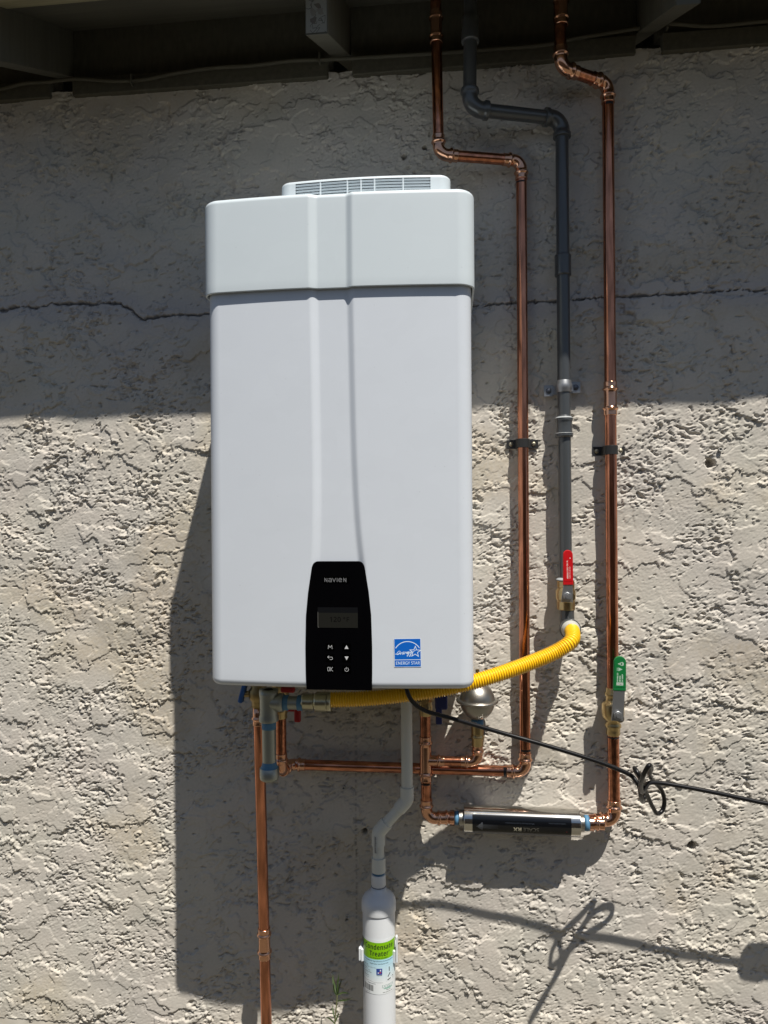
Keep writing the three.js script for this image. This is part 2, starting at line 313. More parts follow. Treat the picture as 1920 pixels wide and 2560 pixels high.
// ---------------------------------------------------------------- tankless water heater
{
  const hx = -0.2175, heater = thing('water_heater', 'white wall hung tankless water heater with black control panel', 'water heater');
  heater.position.set(hx, 1.2440, 0); heater.rotation.y = 0.016;
  function outline(W, zb, zf, bow, rc) {                       // plan outline with outward normals, from back left round the front to back right
    const o = [], ze = zf - bow * ((W - rc) / W) ** 2, add = (x, z, nx, nz) => o.push({ x, z, nx, nz });
    for (let i = 0; i < 8; i++) add(-W, zb + (ze - rc - zb) * i / 8, -1, 0);
    for (let i = 0; i <= 14; i++) { const a = Math.PI * (1 - i / 28); add(-(W - rc) + rc * Math.cos(a), ze - rc + rc * Math.sin(a), Math.cos(a), Math.sin(a)); }
    for (let i = 1; i < 260; i++) { const x = -(W - rc) + 2 * (W - rc) * i / 260, nx = 2 * bow * x / W / W, l = Math.hypot(nx, 1); add(x, zf - bow * (x / W) ** 2, nx / l, 1 / l); }
    for (let i = 0; i <= 14; i++) { const a = Math.PI * (0.5 - i / 28); add(W - rc + rc * Math.cos(a), ze - rc + rc * Math.sin(a), Math.cos(a), Math.sin(a)); }
    for (let i = 1; i <= 8; i++) add(W, ze - rc + (zb - ze + rc) * i / 8, 1, 0);
    return o;
  }
  function shell(o, rows, groove, closeStart, closeEnd) {       // rows: [y, inset]
    const pos = [], uv = [], idx = [], n = o.length;
    rows.forEach(([y, ins]) => o.forEach((p, i) => { const x = p.x - p.nx * ins, z = p.z - p.nz * ins - (p.nz > 0.9 && groove ? groove(p.x, y) : 0); pos.push(x, y, z); uv.push(x, y); }));
    for (let r = 0; r + 1 < rows.length; r++) for (let i = 0; i + 1 < n; i++) { const a = r * n + i, b = a + n; idx.push(a, a + 1, b + 1, a, b + 1, b); }
    const g = new THREE.BufferGeometry(); g.setAttribute('position', new THREE.Float32BufferAttribute(pos, 3)); g.setAttribute('uv', new THREE.Float32BufferAttribute(uv, 2)); g.setIndex(idx); g.computeVertexNormals();
    const gs = [clean(g)];
    const cap = (row, up) => { const [y, ins] = rows[row], s = new THREE.Shape(o.map(p => new THREE.Vector2(p.x - p.nx * ins, -(p.z - p.nz * ins - (p.nz > 0.9 && groove ? groove(p.x, y) : 0)))));
      const c = new THREE.ShapeGeometry(s).rotateX(-Math.PI / 2).translate(0, y, 0); gs.push(clean(c)); };
    if (closeStart) cap(0); if (closeEnd) cap(rows.length - 1);
    return gs;
  }
  // the sunk channel down the middle, flaring out to the control panel
  const ct = y => Math.min(1.05, Math.max(0, (0.675 - y) / 0.448)), chL = y => -0.0376 + 0.0052 * ct(y) - 0.0056 * ct(y) ** 6, chR = y => 0.0253 + 0.0062 * ct(y) + 0.0095 * ct(y) ** 5;
  const groove = (x, y) => 0.0060 * sstep(chL(y) - 0.0085, chL(y) + 0.0085, x) * (1 - sstep(chR(y) - 0.0072, chR(y) + 0.0072, x));
  const W = 0.2325, ZF = 0.346;
  const rows = [[0, 0.020], [0.0006, 0.0150], [0.0022, 0.0110]];
  for (let i = 1; i <= 6; i++) { const a = i / 6 * Math.PI / 2; rows.push([0.0024 + 0.0125 * (1 - Math.cos(a)), 0.0106 * (1 - Math.sin(a)) ]); }
  for (let i = 1; i <= 60; i++) rows.push([0.0150 + (0.722 - 0.0150) * i / 60, 0]);
  part(heater, 'casing', shell(outline(W, 0.014, ZF, 0.012, 0.027), rows, groove, true, true), M.white);
  // hood over the top
  const y0 = 0.6905, y1 = 0.8550, hr = [[y0 + 0.03, 0.0042], [y0 + 0.0016, 0.0042], [y0 + 0.0003, 0.0034], [y0, 0.0021], [y0 + 0.0003, 0.0008], [y0 + 0.0016, 0]];
  for (let i = 1; i <= 10; i++) hr.push([y0 + 0.0016 + (y1 - 0.011 - y0) * i / 10, 0.0]);
  for (let i = 1; i <= 7; i++) { const a = i / 7 * Math.PI / 2; hr.push([y1 - 0.0094 + 0.0094 * Math.sin(a), 0.0094 * (1 - Math.cos(a))]); }
  hr.push([y1, 0.0094 + 0.004], [y1 + 0.0001, 0.022]);
  part(heater, 'hood', shell(outline(W + 0.0062, 0.010, ZF + 0.0082, 0.012, 0.033), hr, (x, y) => groove(x, 0.75), false, true), M.hood);
  // exhaust grille standing on the hood
  const vw = 0.154, vz = 0.300, vy0 = y1 - 0.004, vy1 = 0.9040, vx = 0.0447;
  const grille = new THREE.Group(); grille.name = 'vent_grille'; grille.position.set(vx, 0, 0); heater.add(grille);
  const vo = outline(vw, 0.10, vz, 0.010, 0.022), ox0 = -0.1245, ox1 = 0.119, ya = vy0 + 0.012, yb = vy1 - 0.0062;
  const vback = (x) => vz - 0.010 * (x / vw) ** 2;
  {
    const vr = [[vy0, 0], [ya, 0]]; for (let i = 1; i <= 4; i++) vr.push([ya + (yb - ya) * i / 4, 0]); vr.push([vy1 - 0.006, 0]); for (let i = 1; i <= 5; i++) { const a = i / 5 * Math.PI / 2; vr.push([vy1 - 0.006 + 0.006 * Math.sin(a), 0.006 * (1 - Math.cos(a))]); }
    // leave the opening out of the front face
    const pos = [], idx = [], n = vo.length; vr.forEach(([y, ins]) => vo.forEach(p => pos.push(p.x - p.nx * ins, y, p.z - p.nz * ins)));
    for (let r = 0; r + 1 < vr.length; r++) for (let i = 0; i + 1 < n; i++) { const a = r * n + i, b = a + n, p = vo[i], q = vo[i + 1]; const open = r >= 1 && r <= 4 && p.nz > 0.9 && p.x >= ox0 && q.x <= ox1; if (!open) idx.push(a, a + 1, b + 1, a, b + 1, b); }
    const g = new THREE.BufferGeometry(); g.setAttribute('position', new THREE.Float32BufferAttribute(pos, 3)); g.setAttribute('uv', new THREE.Float32BufferAttribute(new Float32Array(pos.length / 3 * 2), 2)); g.setIndex(idx); g.computeVertexNormals();
    const s = new THREE.Shape(vo.map(p => new THREE.Vector2(p.x - p.nx * 0.006, -(p.z - p.nz * 0.006)))), lid = new THREE.ShapeGeometry(s).rotateX(-Math.PI / 2).translate(0, vy1, 0);
    part(grille, 'grille_frame', [g, lid], M.hood);
    part(grille, 'duct_inside', box(2 * vw - 0.012, vy1 - vy0 - 0.004, 0.004, 0, (vy0 + vy1) / 2 - 0.001, 0.105, 0.001), M.hood);
    const bar = (y, hgt, xa, xb) => { const pp = [], ii = [], N = 24; for (let k = 0; k <= N; k++) { const x = xa + (xb - xa) * k / N, z = vback(x) - 0.0002; pp.push(x, y - hgt / 2, z - 0.001, x, y + hgt / 2, z, x, y + hgt / 2 + 0.0025, z - 0.012, x, y - hgt / 2 + 0.0025, z - 0.012); } 
      for (let k = 0; k < N; k++) for (let e = 0; e < 4; e++) { const a = k * 4 + e, b = k * 4 + (e + 1) % 4; ii.push(a, a + 4, b + 4, a, b + 4, b); }
      const g2 = new THREE.BufferGeometry(); g2.setAttribute('position', new THREE.Float32BufferAttribute(pp, 3)); g2.setAttribute('uv', new THREE.Float32BufferAttribute(new Float32Array(pp.length / 3 * 2), 2)); g2.setIndex(ii); const e2 = g2.toNonIndexed(); e2.computeVertexNormals(); return e2; };
    for (let k = 0; k < 6; k++) part(grille, 'slat', bar(ya + (yb - ya) * (k + 1) / 6.6, 0.0030, ox0, ox1), M.hood);
    for (const x of [-0.078, -0.029, -0.0045, 0.0197, 0.0704]) part(grille, 'divider', box(0.003, yb - ya, 0.010, x, (ya + yb) / 2, vback(x) - 0.0052, 0.0008), M.hood);
  }
  // control panel: black glossy tapering fascia
  const px0 = 0.0015, H = 0.2220;
  const outlineP = [[-0.0570, 0.0008], [-0.0578, 0.03], [-0.0580, 0.075], [-0.0566, 0.13], [-0.0526, 0.17], [-0.0462, 0.2110]];
  const shp = new THREE.Shape(); outlineP.forEach(([x, y], i) => i ? shp.lineTo(x, y) : shp.moveTo(x, y));
  shp.quadraticCurveTo(-0.0436, H, -0.0345, H); shp.lineTo(0.0343, H); shp.quadraticCurveTo(0.0434, H, 0.0460, 0.2110);
  [...outlineP].reverse().slice(1).forEach(([x, y]) => shp.lineTo(-x - 0.0002, y));
  const pan = part(heater, 'control_panel', new THREE.ExtrudeGeometry(shp, { depth: 0.0075, bevelEnabled: true, bevelSize: 0.0012, bevelThickness: 0.0016, bevelSegments: 3, bevelOffset: -0.0012 }).translate(px0, 0, ZF - 0.0078), M.panel);
  const PZ = ZF - 0.0078 + 0.0075 + 0.0016;
  const flat = (w, h, x, y, map, name, parent, z, extra) => part(parent, name, new THREE.PlaneGeometry(w, h).translate(px0 + x, y, z), phys(C(1, 1, 1), 0.14, { map, specularIntensity: 0.12, ...extra }));
  // wordmark
  flat(0.0455, 0.0114, -0.0030, 0.1900, canvasTex(416, 104, (g, w, h) => {
    g.fillStyle = '#020202'; g.fillRect(0, 0, w, h); g.strokeStyle = '#77787a'; g.lineWidth = 10; g.lineJoin = 'miter';
    const N = x => { g.beginPath(); g.moveTo(x + 6, 82); g.lineTo(x + 6, 28); g.lineTo(x + 42, 78); g.lineTo(x + 42, 22); g.stroke(); };
    N(18); g.beginPath(); g.moveTo(84, 32); g.lineTo(112, 28); g.quadraticCurveTo(130, 28, 130, 44); g.lineTo(130, 80); g.lineTo(98, 80); g.quadraticCurveTo(84, 78, 84, 66); g.quadraticCurveTo(84, 54, 98, 53); g.lineTo(130, 53); g.stroke();
    g.beginPath(); g.moveTo(146, 22); g.lineTo(172, 78); g.lineTo(198, 22); g.stroke(); g.beginPath(); g.moveTo(220, 22); g.lineTo(220, 84); g.stroke();
    g.beginPath(); g.moveTo(250, 52); g.lineTo(292, 52); g.quadraticCurveTo(294, 27, 270, 27); g.quadraticCurveTo(245, 27, 245, 54); g.quadraticCurveTo(245, 79, 270, 79); g.lineTo(294, 78); g.stroke(); N(318);
  }), 'wordmark', pan, PZ + 0.0004);
  flat(0.0695, 0.0350, -0.0012, 0.1255, canvasTex(512, 256, (g, w, h) => {
    g.fillStyle = '#22221f'; g.fillRect(0, 0, w, h); g.fillStyle = '#141517'; g.fillRect(0, 0, w, h * 0.27); g.strokeStyle = '#6a6a66'; g.lineWidth = 5; g.beginPath(); g.moveTo(3, 60); g.lineTo(3, h - 8); g.lineTo(16, h - 3); g.stroke();
    g.fillStyle = '#0d0d0c'; g.font = 'bold 84px monospace'; g.fillText('120', 148, 182); g.font = 'bold 74px monospace'; g.fillText('°F', 318, 178);
  }), 'display_screen', pan, PZ + 0.0004);
  const icon = (x, y, draw) => flat(0.015, 0.013, x, y, canvasTex(150, 130, (g, w, h) => { g.fillStyle = '#020202'; g.fillRect(0, 0, w, h); g.strokeStyle = g.fillStyle = '#c9cbcc'; g.lineWidth = 7; g.lineJoin = 'round'; draw(g); }), 'button', pan, PZ + 0.0004);
  const bx = [-0.0147, 0.0137], by = [0.0895 - 0.0145, 0.0558, 0.0370];
  icon(bx[0], by[0], g => { g.beginPath(); g.moveTo(40, 100); g.lineTo(48, 38); g.lineTo(75, 76); g.lineTo(102, 38); g.lineTo(110, 100); g.stroke(); });
  icon(bx[1], by[0], g => { g.beginPath(); g.moveTo(75, 32); g.lineTo(110, 96); g.lineTo(40, 96); g.fill(); });
  icon(bx[0], by[1], g => { g.beginPath(); g.moveTo(32, 48); g.lineTo(96, 48); g.quadraticCurveTo(116, 48, 116, 70); g.quadraticCurveTo(116, 90, 96, 90); g.lineTo(66, 90); g.stroke(); g.beginPath(); g.moveTo(54, 26); g.lineTo(30, 48); g.lineTo(54, 70); g.stroke(); });
  icon(bx[1], by[1], g => { g.beginPath(); g.moveTo(75, 98); g.lineTo(110, 34); g.lineTo(40, 34); g.fill(); });
  icon(bx[0], by[2], g => { g.lineWidth = 6.5; g.beginPath(); g.moveTo(34, 36); g.lineTo(58, 36); g.lineTo(62, 42); g.lineTo(62, 90); g.lineTo(56, 98); g.lineTo(36, 98); g.lineTo(30, 90); g.lineTo(30, 42); g.closePath(); g.stroke(); g.beginPath(); g.moveTo(82, 32); g.lineTo(82, 102); g.moveTo(118, 32); g.lineTo(84, 68); g.lineTo(120, 102); g.stroke(); });
  icon(bx[1], by[2], g => { g.beginPath(); g.arc(75, 70, 32, -1.05, 4.19); g.stroke(); g.beginPath(); g.moveTo(75, 28); g.lineTo(75, 68); g.stroke(); });
  // blue efficiency sticker
  const stick = canvasTex(512, 560, (g, w, h) => {
    g.fillStyle = '#dfe9f2'; g.fillRect(0, 0, w, h); g.fillStyle = '#0a63c4'; g.fillRect(8, 8, w - 16, h - 16); g.strokeStyle = '#e8f4fc'; g.fillStyle = '#e8f4fc';
    g.lineWidth = 14; g.beginPath(); g.arc(256, 322, 262, Math.PI * 1.17, Math.PI * 1.83); g.stroke(); g.fillRect(8, 412, w - 16, 10);
    g.lineWidth = 11; g.lineJoin = 'miter'; g.beginPath(); for (let i = 0; i < 10; i++) { const a = -Math.PI / 2 + i * Math.PI / 5 + 0.04, r = i % 2 ? 46 : 108, x = 402 + r * Math.cos(a), y = 262 + r * Math.sin(a); i ? g.lineTo(x, y) : g.moveTo(x, y); } g.closePath(); g.stroke();
    g.lineWidth = 8; g.lineJoin = g.lineCap = 'round'; g.beginPath(); g.moveTo(16, 302); g.lineTo(48, 306);                                     // script word
    g.bezierCurveTo(96, 300, 132, 268, 112, 246); g.bezierCurveTo(92, 236, 52, 278, 50, 300); g.bezierCurveTo(52, 324, 92, 318, 116, 280);
    g.lineTo(124, 312); g.bezierCurveTo(132, 282, 150, 262, 158, 272); g.lineTo(154, 308); g.bezierCurveTo(176, 308, 206, 272, 190, 260); g.bezierCurveTo(168, 262, 164, 306, 188, 306); g.bezierCurveTo(204, 300, 214, 280, 220, 262); g.lineTo(226, 274); g.lineTo(240, 266); g.lineTo(236, 300);
    g.bezierCurveTo(250, 300, 260, 280, 272, 262); g.bezierCurveTo(250, 250, 240, 300, 262, 296); g.lineTo(276, 258); g.bezierCurveTo(276, 330, 262, 352, 246, 346); g.bezierCurveTo(240, 330, 274, 306, 290, 290); g.lineTo(298, 258); g.lineTo(306, 288); g.lineTo(328, 250); g.bezierCurveTo(324, 300, 312, 356, 294, 354); g.bezierCurveTo(286, 340, 310, 306, 330, 290); g.bezierCurveTo(350, 262, 380, 244, 420, 226); g.stroke();
    g.font = '82px sans-serif'; g.textAlign = 'center'; g.save(); g.translate(256, 510); const tw = g.measureText('ENERGY STAR').width; g.scale(460 / tw, 1); g.fillText('ENERGY STAR', 0, 0); g.restore();
  });
  const sp = new THREE.PlaneGeometry(0.0459, 0.0488); const sm = part(heater, 'sticker', sp, phys(C(1, 1, 1), 0.4, { map: stick }));
  sm.position.set(0.1196, 0.0655, ZF - 0.012 * (0.1196 / W) ** 2 + 0.0006); sm.rotation.set(0, 2 * 0.012 * 0.1196 / W / W, 0.012); sm.userData.label = 'blue square sticker with a white star and arc';
  part(heater, 'underside_plate', box(0.40, 0.006, 0.24, 0, -0.0035, 0.15, 0.001), M.galv);
}

// ---------------------------------------------------------------- copper: run from the eave down beside the heater and under it
const R1 = 0.0113;
const HOT_X = P(1303, 402, 0.024).x, HOT_Y = 2.291, LOW_Y = 0.998;
{
  const t = thing('copper_pipe', 'copper pipe stepping over beside the heater then running along under it', 'pipe');
  const a = P(1097, 390, 0.072).x;
  const vx = P(704, 1860, 0.066).x;
  const pts = [V(a - 0.0045, 2.63, 0.072), V(a, HOT_Y, 0.072), V(HOT_X, HOT_Y, 0.024), V(HOT_X - 0.001, LOW_Y, 0.024), V(vx + 0.004, LOW_Y, 0.024), V(vx, LOW_Y, 0.070), V(vx, 1.112, 0.070)];
  pipeRun(t, pts, R1, M.copper, M.copperBright, pressElbow);
  part(t, 'coupling', pressCoupling(V(a - 0.0035, 2.555, 0.072), V(0, 1, 0), R1, 0.012), M.copperBright);
}
// ---------------------------------------------------------------- copper: cold run with a dog-leg at the eave
const COLD_X = 0.3112;
const valveY = [P(1531, 1838, 0.026).y, P(1531, 1719, 0.026).y];
{
  const t = thing('copper_pipe', 'tall copper pipe farthest from the heater with dog leg elbows at the eave', 'pipe');
  const b = P(1402, 160, 0.09).x;
  const fy = P(1500, 2053, 0.04).y;
  const top = [V(b - 0.002, 2.63, 0.09), V(b, 2.442, 0.09), V(COLD_X, 2.440, 0.026), V(COLD_X + 0.001, valveY[1] - 0.004, 0.026)];
  pipeRun(t, top, R1 * 1.06, M.copper, M.copperBright, pressElbow);
  part(t, 'coupling', pressCoupling(P(1403, 25, 0.09), V(0, 1, 0), R1 * 1.06, 0.010), M.copperBright);
  const cc = P(1524, 997, 0.026); part(t, 'coupling', pressCoupling(V(COLD_X + 0.0004, cc.y, 0.026), V(0, 1, 0), R1 * 1.06, 0.013), M.copperBright);
  const low = [V(COLD_X + 0.001, valveY[0] + 0.004, 0.026), V(COLD_X + 0.0012, fy, 0.031), V(P(1470, 2053, 0.04).x, fy, 0.040)];
  pipeRun(t, low, R1 * 1.06, M.copper, M.copperBright, pressElbow, 0, 0.004);
  // ball valve in the run
  const v = thing('ball_valve', 'brass ball valve with a green lever handle on tall copper pipe', 'valve');
  const A = V(COLD_X + 0.001, valveY[0], 0.026), L = valveY[1] - valveY[0], r = R1 * 1.06;
  part(v, 'valve_body', [turned(A, V(0, 1, 0), [[0, r], [0.002, r * 1.18], [0.010, r * 1.16], [0.016, r * 1.18], [0.018, r * 1.38], [0.023, r * 1.38], [0.025, r * 1.2], [L * 0.30, r * 1.2], [L * 0.36, r * 1.75], [L * 0.45, r * 1.9], [L * 0.66, r * 1.9], [L * 0.70, r * 1.5], [L * 0.74, r * 1.2], [L * 0.82, r * 1.2], [L * 0.84, r * 1.38], [L * 0.89, r * 1.38], [L * 0.91, r * 1.18], [L, r * 1.16], [L, r]]), rod(V(COLD_X + 0.004, A.y + L * 0.46, 0.03), V(COLD_X + 0.008, A.y + L * 0.46, 0.066), 0.0075)], M.brass);
  lever(v, P(1543, 1786, 0.07), P(1548, 1722, 0.072), P(1549, 1641, 0.074), 0.0235, M.green, 'green');
}
function lever(v, pivot, neck, tip, w, gripMat, kind) {         // flat steel lever with a plastic dipped grip and a nut
  const up = tip.clone().sub(neck), L = up.length(); up.normalize();
  const bar = (a, b, w0, w1, th, mat, name, round) => {
    const d = b.clone().sub(a), len = d.length(); d.normalize(); const s = new THREE.Shape();
    s.moveTo(-w0 / 2, 0); s.lineTo(w0 / 2, 0);
    if (round) { s.lineTo(w1 / 2, len - w1 / 2); s.absarc(0, len - w1 / 2, w1 / 2, 0, Math.PI); } else { s.lineTo(w1 / 2, len); s.lineTo(-w1 / 2, len); }
    s.closePath();
    const g = new THREE.ExtrudeGeometry(s, { depth: th, bevelEnabled: true, bevelSize: 0.0009, bevelThickness: 0.0009, bevelSegments: 2, curveSegments: 12 });
    const zx = V(0, 0, 1).addScaledVector(d, -d.z).normalize(), xx = d.clone().cross(zx); g.applyMatrix4(new THREE.Matrix4().makeBasis(xx, d, zx).setPosition(a)); return part(v, name, g, mat);
  };
  const m = bar(pivot.clone().addScaledVector(up, -0.012), neck, 0.022, w * 0.86, 0.0022, M.zinc, 'lever');
  const grip = bar(neck.clone().add(V(0, -0.002, -0.0012)), tip, w, w * 0.94, 0.0042, gripMat, 'grip', true);
  part(m, 'nut', [hexNut(pivot.clone().add(V(0, 0, 0.003)), V(0, 0, 1), 0.006, 0.0088), rod(pivot, pivot.clone().add(V(0, 0, 0.0115)), 0.0042)], M.zinc);
  const tx = canvasTex(128, 448, (g, W2, H2) => {
    g.fillStyle = kind === 'green' ? '#14743a' : '#c4121a'; g.fillRect(0, 0, W2, H2); g.fillStyle = g.strokeStyle = '#e6ece6'; g.lineWidth = 6; g.lineJoin = 'round';
    if (kind === 'green') {
      g.beginPath(); g.moveTo(40, 58); g.lineTo(92, 28); g.lineTo(92, 88); g.closePath(); g.stroke(); g.fillRect(60, 52, 14, 12); g.fillRect(102, 36, 6, 48);
      g.globalAlpha = 0.75; g.beginPath(); g.moveTo(96, 150); g.lineTo(44, 118); g.lineTo(44, 182); g.closePath(); g.fill(); g.fillRect(26, 122, 7, 56); g.globalAlpha = 1;
      g.save(); g.translate(0, 340); g.rotate(-Math.PI / 2); g.font = 'bold 24px sans-serif'; g.fillText('NSF/ANSI 372', -20, 44, 150); g.fillText('600 WOG', -20, 74, 110); g.fillText('3/4 150WSP', -20, 104, 130); g.restore();
      g.lineWidth = 5; g.strokeRect(26, 372, 78, 44); g.fillStyle = '#cfd6cf'; g.fillRect(30, 376, 70, 36); g.fillStyle = '#1d3f28'; g.font = 'bold 24px sans-serif'; g.fillText('viega', 34, 402, 62);
    } else {
      g.beginPath(); g.moveTo(96, 56); g.lineTo(106, 68); g.lineTo(96, 80); g.lineTo(86, 68); g.fill();
      g.save(); g.translate(0, 410); g.rotate(-Math.PI / 2); g.font = 'bold 34px sans-serif'; g.fillText('600WOG 1/2PSI', 4, 66, 190); g.fillText('CSA  UL', 206, 62, 100); g.font = '26px sans-serif'; g.fillText('ASME B16.44 CGA', 4, 100, 200); g.restore();
    }
  });
  // print lies on the grip
  const ng = neck.clone().add(V(0, -0.002, -0.0012)), d = tip.clone().sub(ng), len = d.length(), mid = ng.clone().lerp(tip, 0.5); d.normalize(); const zx = V(0, 0, 1).addScaledVector(d, -d.z).normalize(), xx = d.clone().cross(zx);
  part(grip, 'print', new THREE.PlaneGeometry(w * 0.86, len * 0.80).applyMatrix4(new THREE.Matrix4().makeBasis(xx, d, zx).setPosition(mid.addScaledVector(zx, 0.0055))), phys(C(1, 1, 1), 0.4, { map: tx }));
}
// ---------------------------------------------------------------- copper: riser from under the heater down to the scale filter, with a branch
const TEE_Z = 0.052, FIL_Y = P(1300, 2051, 0.042).y;
{
  const t = thing('copper_pipe', 'short copper pipe with a side branch dropping to the scale filter', 'pipe');
  const x = P(1064, 1900, TEE_Z).x, by = P(1130, 1903, TEE_Z).y;
  pipeRun(t, [V(x, 1.128, TEE_Z), V(x + 0.001, FIL_Y, 0.048), V(P(1140, 2052, 0.042).x, FIL_Y, 0.042)], R1, M.copper, M.copperBright, pressElbow, 0, 0.004);
  part(t, 'tee', [turned(V(x, by - 0.024, TEE_Z), V(0, 1, 0), [[0, R1 * 1.1], [0.048, R1 * 1.1]]), pressEnd(V(x, by - 0.022, TEE_Z), V(0, -1, 0), R1), pressEnd(V(x, by + 0.030, TEE_Z), V(0, 1, 0), R1), turned(V(x, by + 0.024, TEE_Z), V(0, 1, 0), [[0, R1 * 1.1], [0.007, R1 * 1.1]]), turned(V(x, by, TEE_Z), V(1, 0, 0), [[0, R1], [0.016, R1 * 0.98], [0.024, R1 * 0.92]]), pressEnd(V(x + 0.022, by, TEE_Z), V(1, 0, 0), R1 * 0.86)], M.copperBright);
  const ex = P(1194, 1880, TEE_Z).x; pipeRun(t, [V(x + 0.03, by, TEE_Z), V(ex, by, TEE_Z), V(ex, by + 0.04, TEE_Z)], R1 * 0.88, M.copper, M.copperBright, (c, a, b, r) => pressElbow(c, a, b, r, 0.017));
  // water hammer arrestor
  const w = thing('hammer_arrestor', 'round stainless steel pressure ball on a brass fitting under the yellow hose', 'pressure vessel');
  const c = P(1197, 1752, 0.06), base = by + 0.040;
  const k = 1.49 / 1775, ry = y => P(1196, y, 0.06).y, A = V(ex, base - 0.006, TEE_Z);
  part(w, 'brass_adapter', [turned(A, V(0, 1, 0), [[0, R1 * 1.0], [0.001, R1 * 1.12], [0.014, R1 * 1.1], [0.017, R1 * 1.28], [0.021, R1 * 1.28], [0.023, R1 * 1.1], [0.03, R1 * 1.1]]), hexNut(A.clone().add(V(0, 0.024, 0)), V(0, 1, 0), ry(1814) - A.y - 0.024, R1 * 1.32)], M.brass);
  part(w, 'thread_tape', turned(V(ex, ry(1815), TEE_Z), V(0, 1, 0), [[0, 0.003], [0, 0.0125], [0.003, 0.0132], [ry(1799) - ry(1815), 0.0125], [ry(1799) - ry(1815), 0.003]]), M.tape);
  part(w, 'neck', hexNut(V(ex, ry(1800), TEE_Z), V(0, 1, 0), 0.013, 0.0135), M.brassDull);
  const br = 0.0365, cy = ry(1752); const prof = []; for (let i = 0; i <= 20; i++) { const a = -Math.PI / 2 + i / 20 * Math.PI; prof.push([br * 1.02 * Math.sin(a) * (a < 0 ? 1.06 : 1.0), Math.max(0.0001, br * Math.pow(Math.cos(a), 0.9))]); }
  part(w, 'ball', turned(V(ex, cy, TEE_Z + 0.004), V(0, 1, 0), prof, 44), M.steel);
  part(w, 'seam_ring', turned(V(ex, cy - 0.004, TEE_Z + 0.004), V(0, 1, 0), [[0, br], [0.0005, 0.0425], [0.0025, 0.0440], [0.0048, 0.0440], [0.0066, 0.0420], [0.007, br]], 44), M.steel);
  part(w, 'charge_port', [rod(V(ex + 0.001, cy + br, TEE_Z + 0.004), V(ex + 0.001, cy + br + 0.014, TEE_Z + 0.004), 0.006), rod(V(ex + 0.001, cy + br + 0.012, TEE_Z + 0.004), V(ex + 0.001, cy + br + 0.028, TEE_Z + 0.004), 0.0042)], M.brassDull);
  // scale filter
  const f = thing('scale_filter', 'chromed horizontal scale filter cartridge with a black printed label', 'water filter');
  const x0 = P(1160, 2050, 0.042).x, x1 = P(1448, 2050, 0.042).x, r = 0.0277, L = x1 - x0, FA = V(x0, FIL_Y, 0.042), X = V(1, 0, 0);
  part(f, 'housing', [turnedHard(FA, X, [[0, 0.008], [0, r - 0.0006], [0.001, r], [L - 0.001, r], [L, r - 0.0006], [L, 0.008]], 56), turned(FA.clone().add(V(0.020, 0, 0)), X, [[0, r], [0.0003, r + 0.0004], [0.0008, r + 0.0004], [0.001, r]], 56)], M.chrome);
  part(f, 'hex_end', hexNut(FA.clone().add(V(-0.011, 0, 0)), X, 0.012, 0.017), M.steel);
  part(f, 'hex_end', hexNut(FA.clone().add(V(L - 0.001, 0, 0)), X, 0.011, 0.017), M.steel);
  part(f, 'thread_tape', turned(FA.clone().add(V(-0.0195, 0, 0)), X, [[0, 0.004], [0, 0.0135], [0.0045, 0.0142], [0.009, 0.0136], [0.009, 0.004]]), M.tape);
  part(f, 'thread_tape', turned(FA.clone().add(V(L + 0.0095, 0, 0)), X, [[0, 0.004], [0, 0.0150], [0.005, 0.0158], [0.010, 0.0150], [0.010, 0.004]]), M.tape);
  part(f, 'adapter', [hexNut(FA.clone().add(V(-0.030, 0, 0)), X, 0.0105, 0.0155), pressEnd(FA.clone().add(V(-0.030, 0, 0)), V(-1, 0, 0), R1)], M.copperBright);
  part(f, 'adapter', [hexNut(FA.clone().add(V(L + 0.0192, 0, 0)), X, 0.0105, 0.0155), pressEnd(FA.clone().add(V(L + 0.029, 0, 0)), V(1, 0, 0), R1)], M.copperBright);
  const lt = canvasTex(1024, 256, (g, w2, h2) => {            // upside-down print on black
    g.fillStyle = '#0a0c10'; g.fillRect(0, 0, w2, h2); g.save(); g.translate(w2, h2); g.rotate(Math.PI); g.fillStyle = '#6d6a60'; g.font = '72px sans-serif'; g.fillText('SCALE', 330, 118, 170); g.fillStyle = '#c0b9a2'; g.font = 'bold 72px sans-serif'; g.fillText('RX', 508, 118, 90); g.fillStyle = '#3f4650'; g.font = '22px sans-serif'; g.fillText('Whole House Scale Prevention', 380, 178); g.fillText('www.scalerx.com', 60, 190); g.fillStyle = '#6b2020'; g.fillRect(40, 80, 18, 6); g.fillRect(46, 74, 6, 18); g.restore();
    g.fillStyle = '#8a8f98'; for (let i = 0; i < 40; i++) for (let j = -7; j <= 7; j++) { const head = i < 10, inA = head ? Math.abs(j) <= i * 0.75 : Math.abs(j) <= 3 && i < 34; if (inA) { g.globalAlpha = head ? 0.95 : Math.max(0.15, 0.8 - i * 0.018); g.fillRect(44 + i * 6.6, 140 + j * 8, 3.6, 4.6); } } g.globalAlpha = 1;
  });
  const lg = new THREE.CylinderGeometry(r + 0.0005, r + 0.0005, L * 0.845, 40, 1, true, -0.80, 1.50);   // wraps the lower front
  { const uv = lg.attributes.uv; for (let i = 0; i < uv.count; i++) { const u = uv.getX(i), v2 = uv.getY(i); uv.setXY(i, 1 - v2, u); } }
  lg.rotateZ(Math.PI / 2).translate(x0 + L * 0.495, FIL_Y, 0.042);
  { const uv = lg.attributes.uv, p = lg.attributes.position; for (let i = 0; i < uv.count; i++) { const ang = Math.atan2(p.getY(i) - FIL_Y, p.getZ(i) - 0.042); uv.setXY(i, (p.getX(i) - (x0 + L * 0.0725)) / (L * 0.845), (ang + 0.80) / 1.50); } }
